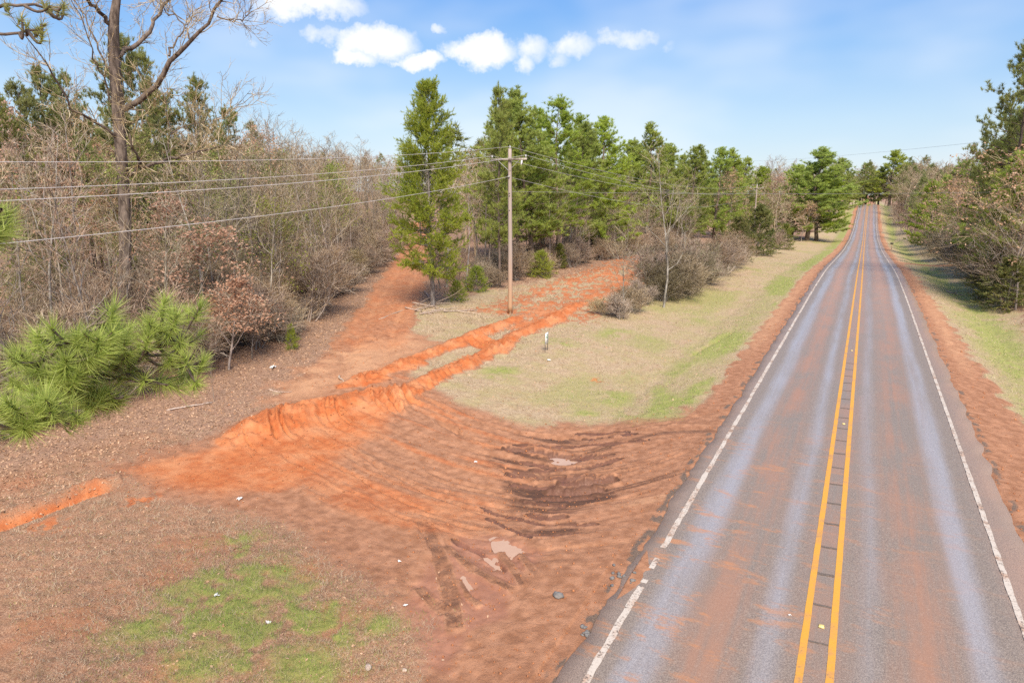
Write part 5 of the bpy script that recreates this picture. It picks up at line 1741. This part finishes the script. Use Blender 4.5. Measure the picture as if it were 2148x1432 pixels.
def build_far_woods():
    """woods too far off to tell the trees apart: one mass for each side"""
    rng = np.random.default_rng(31)
    # coarse trees
    lods = []
    for k in range(5):
        tr, tw, tips = bare_parts(400 + k, 10, .09, .3, 1.2, 12, 4, 3, .07, .02)
        v = MB()
        tw.into(v)
        lods.append((np.concatenate(tr.v + v.v), [np.concatenate(tr.f[4] + [f + tr.n for f in v.f[4]])], 0))
    for k in range(3):
        r2 = np.random.default_rng(420 + k)
        b = MB()
        P, D = [], []
        for _ in range(150):
            f = r2.random()
            a = r2.uniform(0, 6.3)
            rr = (1 - f) ** .7 * 2.6 * r2.uniform(.4, 1.05)
            P.append([math.cos(a) * rr, math.sin(a) * rr, 3.5 + 7.0 * f])
            D.append(nrm(np.array([math.cos(a), math.sin(a), .6])))
        tuft_needles(b, P, D, 12, .5, .07, r2, 1.4, .3)
        lods.append((np.concatenate(b.v), [np.concatenate(b.f[3])], 1))

    def wood(name, label, pts, pine_p):
        V, Q, T = [], [], []
        n = 0
        for (x, y) in pts:
            k = rng.integers(5, 8) if rng.random() < pine_p else rng.integers(0, 5)
            v, fs, mi = lods[k]
            a, s = rng.uniform(0, 6.3), rng.uniform(.85, 1.35) * (1.45 if y > 330 else 1.25 if y > 180 and x > 0 else 1.0)
            c, q = math.cos(a) * s, math.sin(a) * s
            w = np.stack([v[:, 0] * c - v[:, 1] * q, v[:, 0] * q + v[:, 1] * c, v[:, 2] * s], -1) * [1.25, 1.25, 1] + [x, y, float(terr(x, y))]
            V.append(w)
            (T if mi else Q).append(fs[0] + n)
            n += len(w)
        fl = []
        mats = []
        if Q:
            fl.append(np.concatenate(Q))
        if T:
            fl.append(np.concatenate(T))
        m = mesh_from(name, np.concatenate(V), fl, [M['twig_red'], M['needle_dark']])
        nq = len(fl[0]) if Q else 0
        idx = np.zeros(len(m.polygons), np.int32)
        idx[nq:] = 1
        m.polygons.foreach_set('material_index', idx)
        tag(obj(name, m), label, 'woods', kind='stuff')

    L = []
    while len(L) < 520:
        a = math.radians(rng.uniform(9, 66))
        d = 62 + 260 * rng.random() ** 1.6
        x, y = -math.sin(a) * d, math.cos(a) * d
        if x > float(wood_edge(min(y, 120))) - 24 and a > math.radians(33.5):
            continue
        if a <= math.radians(33.5) and x > -36:
            continue
        if d < 150 and track_dist(x, y) < 4:
            continue
        L.append((x, y))
    wood('far_woods', 'hazy brown mass of bare woods filling the slope behind the left trees', L, .16)
    Rr = []
    while len(Rr) < 320:
        y = rng.uniform(60, 460)
        x = 15 + rng.exponential(16) if y < 350 else rng.uniform(-110, 110)
        if y >= 350 and (y < 392 or abs(x) < 2):
            if y < 385 and abs(x) < 14:
                continue
        if x / y > .42:
            continue
        Rr.append((x, y))
    for _ in range(60):
        y = rng.uniform(140, 350)
        Rr.append((-14 - rng.exponential(12), y))
    for _ in range(170):
        Rr.append((rng.uniform(-70, 85), rng.uniform(372, 450)))
    for _ in range(70):
        yy = rng.uniform(150, 350)
        Rr.append((11 + rng.exponential(10), yy))
    wood('far_woods', 'hazy pinkish bare woods lining the far road and closing the view beyond the crest', Rr, .3)


build_far_woods()

# ------------------------------------------------------------------ utility poles and wires
def utility_pole(label, x, y, top, arm=2.4, detail=True):
    z0 = float(terr(x, y))
    H = top - z0
    root = thing('utility_pole', label, 'utility pole', (x, y, z0), group='utility poles')
    tp = np.stack([np.linspace(0, -.05, 14) * 0 + .012 * np.sin(np.linspace(0, 5, 14)), np.zeros(14), np.linspace(-.3, H, 14)], -1)
    obj('pole', MB().tube(tp, np.linspace(.155, .105, 14), 12).mesh('utility_pole_shaft', M['pole'], True), root)
    za = H - .62
    ca = MB().box((0, -.16, za), (arm, .09, .12))
    arm_o = obj('crossarm', ca.mesh('utility_crossarm', M['bark']), root)
    for s in (-1, 1):
        br = MB().segs([[s * .72, -.19, za - .05]], [[s * .05, -.16, za - .62]], .014, .014, 4)
        obj('brace', br.mesh('utility_brace', M['metal']), root)
    ins = MB()
    zz = np.array([0, .05, .06, .1, .11, .16, .17, .2])
    rr = np.array([.02, .02, .055, .05, .035, .045, .03, .012])
    ins.tube(np.stack([zz * 0, zz * 0, zz], -1), rr, 8)
    im = ins.mesh('utility_insulator', M['sign_white'] if not detail else M['metal'])
    for (a, b, c) in ((-arm / 2 + .08, -.16, za + .06), (arm / 2 - .08, -.16, za + .06), (0, 0, H - .02)):
        obj('insulator', im, root, (a, b, c))
    if detail:
        fu = MB().tube([[.9, -.24, za - .08], [.9, -.26, za - .2], [.88, -.3, za - .34]], [.04, .05, .035], 8)
        obj('fuse_cutout', fu.mesh('utility_fuse_cutout', M['sign_white'], True), root)
        obj('neutral_bracket', MB().box((0, -.15, H - 1.62), (.1, .12, .08)).mesh('utility_neutral_bracket', M['metal']), root)
        for k, zq in enumerate((H - 2.6, H - 2.75, H - 3.6)):
            obj('bolt', MB().tube([[0.02, -.10, zq], [.02, -.145, zq]], [.03, .03], 6).mesh('utility_bolt', M['black']), root)
    return z0, H, za


def wire(name, label, a, b, sag, r=.011, mat='wire', n=40, group=None):
    s = np.linspace(0, 1, n)
    p = np.asarray(a)[None] * (1 - s)[:, None] + np.asarray(b)[None] * s[:, None]
    p[:, 2] -= 4 * sag * s * (1 - s)
    tag(obj(name, MB().tube(p, r, 5, False).mesh(name, M[mat])), label, 'wire', group)


def build_lines():
    pb = G(1070, 658)
    px_, py_ = pb[0], pb[1]
    top = z_at(312, px_, py_)
    z0, H, za = utility_pole('tall wooden utility pole with crossarm standing by the orange clay berm', px_, py_, top)
    x2, y2 = col_at(1587, px_)
    top2 = z_at(388, x2, y2)
    utility_pole('distant pale utility pole rising above the roadside cedars', x2, y2, top2, 2.4, False)
    ends = [('uppermost bare wire running left from the pole top', 0.0, H + .12 + z0, 340, top2 + .12, 'uppermost wire running from the near pole top to the distant pole'),
            ('crossarm wire running left, second from the top', -1.1, z0 + za + .22, 398, top2 - .42, 'crossarm wire to the distant pole, on the pines side'),
            ('crossarm wire running left, third from the top', 1.1, z0 + za + .22, 422, top2 - .42, 'crossarm wire to the distant pole, on the road side'),
            ('lowest wire running left from the pole over the wood', -.12, z0 + H - 1.62, 510, top2 - 1.6, 'neutral wire sagging from the near pole to the distant pole')]
    for k, (lab, dx, z, py_l, zfar, lab2) in enumerate(ends):
        a = np.array([px_ + dx, py_ - .16 * (k in (1, 2)), z])
        X = px_ + dx
        d = ray(0, YH)
        yl = CAM[1] + d[1] * (X - CAM[0]) / d[0]
        zl = z_at(py_l, X, yl)
        span = 84.0
        s = (py_ - yl) / span
        sag = (z - zl) / (4 * s * (1 - s))
        wire('power_line', lab, a, (X, py_ - span, z), sag, .011 if k else .009)
        wire('power_line', lab2, a, (x2 + dx, y2, zfar), [1.5, 1.7, 1.8, 2.2][k], .010)
    a = np.array([px_ + .12, py_, z_at(402, px_, py_)])
    wire('service_line', 'thin dark wire crossing over the road at the horizon from the pole', a, along(2330, 398, 78), .22, .010, 'wire_dark')
    wire('service_line', 'faint high wire slanting up to the right above the far road', along(1560, 338, 190), along(2330, 268, 62), .5, .010, 'wire_dark')


build_lines()


# ------------------------------------------------------------------ small things by the roadside
def build_sign():
    g = G(1146, 736)
    root = thing('yard_sign', 'small white yard sign with green print on two thin black legs in the mown grass', 'sign', tuple(g), .12)
    for s in (-1, 1):
        obj('leg', MB().tube([[0, s * .2, -.1], [0, s * .2, .40], [0, s * .2, .9]], .012, 6).mesh('yard_sign_leg', M['black']), root)
    bo = obj('board', MB().box((0.02, 0, .63), (.012, .46, .56)).mesh('yard_sign_board', M['sign_white']), root)
    for z, w in ((.80, .34), (.72, .40), (.66, .26)):
        obj('print_band', MB().box((.0285, 0, z), (.004, w, .035)).mesh('yard_sign_print', M['sign_green']), bo)


def build_mailbox():
    x, y = col_at(1883, 5.0)
    z = float(terr(x, y))
    root = thing('mailbox', 'small dark mailbox on a post beside the far driveway', 'mailbox', (x, y, z))
    obj('post', MB().box((0, 0, .5), (.11, .11, 1.2)).mesh('mailbox_post', M['pole']), root)
    an = np.linspace(0, math.pi, 9)
    prof = [(-.13, 1.1)] + [(-.13 * math.cos(a), 1.24 + .13 * math.sin(a)) for a in an] + [(.13, 1.1)]
    n = len(prof)
    V = [[-.28, p, q] for p, q in prof] + [[.28, p, q] for p, q in prof]
    b = MB().add(V, [[i, (i + 1) % n, n + (i + 1) % n, n + i] for i in range(n)], )
    b.add([[-.28, 0, 1.2]] + V[:n], [[0, 1 + (i + 1) % n, 1 + i] for i in range(n)])
    b.add([[.28, 0, 1.2]] + V[n:], [[0, 1 + i, 1 + (i + 1) % n] for i in range(n)])
    obj('box', b.mesh('mailbox_box', M['black']), root)
    obj('flag', MB().box((.05, .14, 1.33), (.03, .012, .2)).mesh('mailbox_flag', M['yellow']), root)


build_sign()
build_mailbox()


def fallen(name, label, cat, a, b, r, seed, group=None, forks=3, lift=(0.0, 0.0), mat='deadwood'):
    rng = np.random.default_rng(seed)
    A, B = G(*a), G(*b)
    A = A + [0, 0, r + lift[0]]
    B = B + [0, 0, r * .7 + lift[1]]
    n = 12
    s = np.linspace(0, 1, n)[:, None]
    p = A * (1 - s) + B * s
    p[1:-1] += np.cumsum(rng.normal(0, .02, (n - 2, 3)), axis=0) * [1, 1, .3]
    m = MB().tube(p, np.linspace(r, r * .45, n), 6)
    L = np.linalg.norm(B - A)
    root = thing(name, label, cat, tuple(A), group=group)
    m.v = [v - A for v in m.v]
    obj('stem', m.mesh('fallen_stem', M[mat], True), root)
    for k in range(forks):
        q, d = pt_on(p, rng.uniform(.35, .95))
        c = grow(q, tilt(d, rng.uniform(.5, 1.0), rng) * [1, 1, .5], L * rng.uniform(.15, .35), 4, .15, .02, rng) - A
        obj('side_branch', MB().tube(c, np.linspace(r * .5, r * .15, 5), 4, False).mesh('fallen_side_branch', M[mat]), root)
    return root


def build_debris():
    fallen('fallen_log', 'long bleached log lying on the right bank below the pines', 'log', (2046, 627), (2120, 617), .09, 1, forks=1)
    fallen('fallen_branch', 'short bleached branch lying in the green ditch right of the road', 'branch', (1985, 612), (2028, 622), .05, 2, forks=2)
    fallen('fallen_branch', 'long pale stick slanting from the cedar foot onto the track', 'branch', (795, 672), (900, 628), .045, 3, forks=2)
    k = 10
    for a, b, l in [((870, 655), (925, 640), .1), ((905, 655), (960, 648), .05), ((865, 640), (930, 652), .12), ((930, 655), (1000, 652), .03), ((880, 662), (940, 655), .08), ((850, 648), (905, 662), .05), ((890, 615), (915, 650), .1), ((960, 655), (1010, 660), .02)]:
        fallen('fallen_branch', 'dead branch in the brushwood heap at the foot of the tall cedar', 'branch', a, b, .05, k, 'brushwood heap at the cedar foot', 2, (l, l))
        k += 1
    for a, b, l in [((728, 545), (765, 575), (1.5, 0)), ((735, 540), (770, 572), (1.8, 0)), ((722, 555), (758, 585), (1.2, 0)), ((740, 552), (778, 580), (1.3, 0)), ((730, 560), (768, 588), (.9, 0)), ((745, 540), (772, 566), (1.7, .1)), ((726, 550), (752, 590), (1.4, 0))]:
        fallen('fallen_branch', 'thin cut pole leaning in the heap on the left bank of the track', 'branch', a, b, .045, k, 'cut poles left of the track', 1, l)
        k += 1
    for a, b in [((790, 525), (830, 545)), ((800, 520), (822, 548)), ((785, 535), (826, 552)), ((810, 515), (836, 538))]:
        fallen('fallen_branch', 'dead branch in the reddish heap farther up the left bank of the track', 'branch', a, b, .06, k, 'reddish heap farther up the track', 1, (.9, .1))
        k += 1
    fallen('fallen_branch', 'crooked grey twig bundle lying on the leaf litter below the pine boughs', 'branch', (350, 862), (448, 845), .03, 60, None, 6)
    fallen('fallen_branch', 'short dark stick lying on the pale soil at the track mouth', 'branch', (712, 790), (724, 803), .04, 61, None, 1)
    fallen('fallen_branch', 'thin dark stick lying on the leaf litter left of the mound', 'branch', (565, 818), (612, 822), .025, 62, None, 1)
    # trash
    rng = np.random.default_rng(4)
    for (px, py, s, lab) in [(503, 1047, .17, 'white paper scrap on the orange soil left of the wheel marks'), (850, 1268, .11, 'white scrap at the edge of the pink puddle'), (573, 772, .34, 'pale flattened bag on the leaf litter beside the track mouth'),
                             (454, 1253, .13, 'cream scrap in the green grass patch'), (563, 1306, .12, 'white crumpled tissue in the middle of the grass patch'), (1151, 757, .22, 'white scrap in the dry grass below the yard sign'),
                             (1655, 1304, .07, 'tiny white scrap on the asphalt left of the yellow lines'), (998, 968, .12, 'white scrap on the soil left of the muddy ruts'), (1305, 930, .14, 'white cup fragment above the dark ruts'), (838, 1178, .1, 'white scrap on the brown soil left of the wet patch')]:
        g = G(px, py)
        z = float(gz(g[0], g[1])[0])
        if abs(g[0]) < 3.3:
            z = float(road_z(g[0], g[1])) + .004
        n = 6
        u, v = np.meshgrid(np.linspace(-.5, .5, n), np.linspace(-.5, .5, n), indexing='ij')
        s = s * .72
        rad = 1 + .2 * rng.normal(size=u.shape)
        V = np.stack([u * s * rad, v * s * rad * .7, (rng.random(u.shape) * .45 + .1) * s], -1).reshape(-1, 3)
        i, j = np.meshgrid(np.arange(n - 1), np.arange(n - 1), indexing='ij')
        f = np.stack([i * n + j, (i + 1) * n + j, (i + 1) * n + j + 1, i * n + j + 1], -1).reshape(-1, 4)
        o = tag(obj('paper_scrap', mesh_from('paper_scrap', V, [f], M['paper']), None, (g[0], g[1], z)), lab, 'litter', 'scattered litter')
        o.rotation_euler = (0, 0, rng.uniform(0, 6))

    def stone(px, py, s, lab, cat, mat, group=None, flat=.6):
        g = G(px, py)
        z = float(gz(g[0], g[1])[0])
        th, ph = np.meshgrid(np.linspace(0, math.pi, 7), np.linspace(0, 2 * math.pi, 11)[:-1], indexing='ij')
        d = np.stack([np.sin(th) * np.cos(ph), np.sin(th) * np.sin(ph), np.cos(th)], -1)
        k = 1 + .35 * (vnoise(d[..., 0] * 1.7 + px, d[..., 1] * 1.7 + d[..., 2] * 1.3 + py, 3) - .5) * 2 * (np.sin(th) > .05)
        V = (d * k[..., None] * s / 2 * [1.25, .9, flat]).reshape(-1, 3) + [0, 0, s * flat * .3]
        i, j = np.meshgrid(np.arange(6), np.arange(10), indexing='ij')
        f = np.stack([i * 10 + j, i * 10 + (j + 1) % 10, (i + 1) * 10 + (j + 1) % 10, (i + 1) * 10 + j], -1).reshape(-1, 4)
        o = tag(obj(cat.replace(' ', '_'), mesh_from('stone', V, [f[:, ::-1]], mat), None, (g[0], g[1], z)), lab, cat, group)
        o.rotation_euler = (0, 0, rng.uniform(0, 6))
    stone(1170, 1252, .19, 'dark grey stone lying on the red soil right of the puddles', 'stone', M['rock'])
    stone(773, 1404, .13, 'tan stone at the lower edge of the grass patch', 'stone', M['deadwood'])
    stone(848, 1406, .08, 'small pale stone beside the pink puddle', 'stone', M['deadwood'])
    for k in range(26):
        px, py = (1228 + rng.normal(0, 9), 1326 + rng.normal(0, 9)) if k < 14 else (1300 + rng.normal(0, 16), 1215 + rng.normal(0, 16))
        stone(px, py, rng.uniform(.035, .09), 'dark broken asphalt crumb heaped beside the road edge, nearest the bottom' if k < 14 else 'dark asphalt crumb strewn where the white edge line is broken', 'asphalt crumb', M['rock'], 'asphalt crumbs by the bottom edge line' if k < 14 else 'asphalt crumbs at the broken edge line', .7)
    for k in range(24):
        px, py = 1200 + rng.random() * 360, 0
        py = 1440 - (px - 1200) * 1.62 + rng.normal(0, 14)
        stone(px - 14, py, rng.uniform(.03, .07), 'small stone loose in the dark gravel along the left road edge', 'stone', M['rock'], 'stones along the left road edge', .6)


build_debris()


# ------------------------------------------------------------------ grass and fallen leaves
def scatter(n, r0, r1, seed, a0=None, a1=None):
    rng = np.random.default_rng(seed)
    a = rng.uniform(AL - math.radians(39), AL + math.radians(39), n)
    r = r0 * (r1 / r0) ** rng.random(n)
    X, Y = -np.sin(a) * r, np.cos(a) * r
    return X, Y, r, rng


def blades(name, label, X, Y, Z, L, w, lean, mat, rng):
    B = np.stack([X, Y, Z - .01], -1)
    az = rng.uniform(0, 2 * np.pi, len(X))
    D = nrm(np.stack([np.cos(az) * lean, np.sin(az) * lean, np.ones(len(X))], -1))
    m = MB().needles(B, D, L, w, rng).mesh(name, M[mat])
    tag(obj(name, m), label, 'grass', kind='stuff')


def build_ground_cover():
    X, Y, r, rng = scatter(1500000, 8.2, 120, 51)
    z, Z = look(X, Y)
    off = np.abs(X) > 4.2
    soft = rng.random(len(X))
    wv = np.maximum(.006, r * .00055)
    g = off & (Z['soil'] < .8) & (soft < Z['green'] * (.2 + .2 * (r < 16)) + (Z['straw'] * .012 + Z['dry'] * .02) * (r < 45))
    Lg = rng.uniform(.04, .12, len(X)) * (.6 + .6 * Z['green']) * np.where(r < 16, 1.25, 1.0)
    blades('green_grass', 'short green grass growing in patches on the soil and verges', X[g], Y[g], z[g], Lg[g], wv[g], rng.uniform(.2, 1.2, g.sum()), 'blade_green', rng)
    row = sstep(13, 15, -X) * (1 - sstep(23, 26, -X)) * sstep(26, 32, Y) * (Z['orange'] < .35)
    h = off & (Z['soil'] < .55) & (soft > .4) & (soft < .4 + .27 * Z['dry'] * (1 - .6 * Z['green']) + .1 * row + .045 * Z['straw'])
    tall = fbm(X[h] * .8, Y[h] * .8, 88, 3)
    clump = sstep(.45, .75, fbm(X[h] * 2.5, Y[h] * 2.5, 89, 2))
    Ld = rng.uniform(.03, .09, h.sum()) * (1 + 1.3 * clump) + row[h] * (.05 + .34 * sstep(.48, .72, tall)) * rng.random(h.sum())
    blades('dry_grass', 'dry tan grass covering the mown verge and the cleared strip', X[h], Y[h], z[h], Ld, wv[h] * 1.1, rng.uniform(.3, 1.9, h.sum()), 'blade_dry', rng)
    p = (Z['litter'] * .12 + Z['straw'] * .006 + Z['dry'] * .003) * (np.abs(X) > 5) * (r < 75)
    k = rng.random(len(X)) < p
    C = np.stack([X, Y, z + .015], -1)[k]
    s = rng.uniform(.035, .075, k.sum()) * np.interp(r[k], [8, 20, 60], [.7, 1.1, 2.2])
    m = MB().leaves(C, s, rng, .65).mesh('leaf_litter', M['leaf_litter'])
    tag(obj('leaf_litter', m), 'brown fallen leaves strewn over the wood floor and the near bank', 'leaves', kind='stuff')
    # crumbs of clay and soil
    pc = (Z['soil'] * .012 + Z['orange'] * .03 + Z['mud'] * .02 + Z['gravel'] * .05) * (np.abs(X) > 3.75) * (r < 48)
    k2 = rng.random(len(X)) < pc
    nC = int(k2.sum())
    octa = np.array([[1, 0, 0], [0, 1, 0], [-1, 0, 0], [0, -1, 0], [0, 0, .8], [0, 0, -.6]], float)
    of = np.array([[0, 1, 4], [1, 2, 4], [2, 3, 4], [3, 0, 4], [1, 0, 5], [2, 1, 5], [3, 2, 5], [0, 3, 5]])
    sz = (.008 + .03 * rng.random(nC) ** 4) * np.interp(r[k2], [8, 20, 48], [.8, 1.2, 2.0])
    V = octa[None] * sz[:, None, None] * rng.uniform(.6, 1.3, (nC, 6, 3))
    an = rng.uniform(0, 6.3, nC)
    ca, sa_ = np.cos(an)[:, None], np.sin(an)[:, None]
    V = np.stack([V[..., 0] * ca - V[..., 1] * sa_, V[..., 0] * sa_ + V[..., 1] * ca, V[..., 2]], -1) + np.stack([X, Y, z + .004], -1)[k2][:, None, :]
    F = (of[None] + (np.arange(nC) * 6)[:, None, None]).reshape(-1, 3)
    tag(obj('soil_crumbs', mesh_from('soil_crumbs', V.reshape(-1, 3), [F], M['clod'])), 'loose crumbs of orange and brown clay strewn over the bare soil', 'soil', kind='stuff')
    print('blades', g.sum(), h.sum(), 'leaves', k.sum(), 'clods', nC)


build_ground_cover()
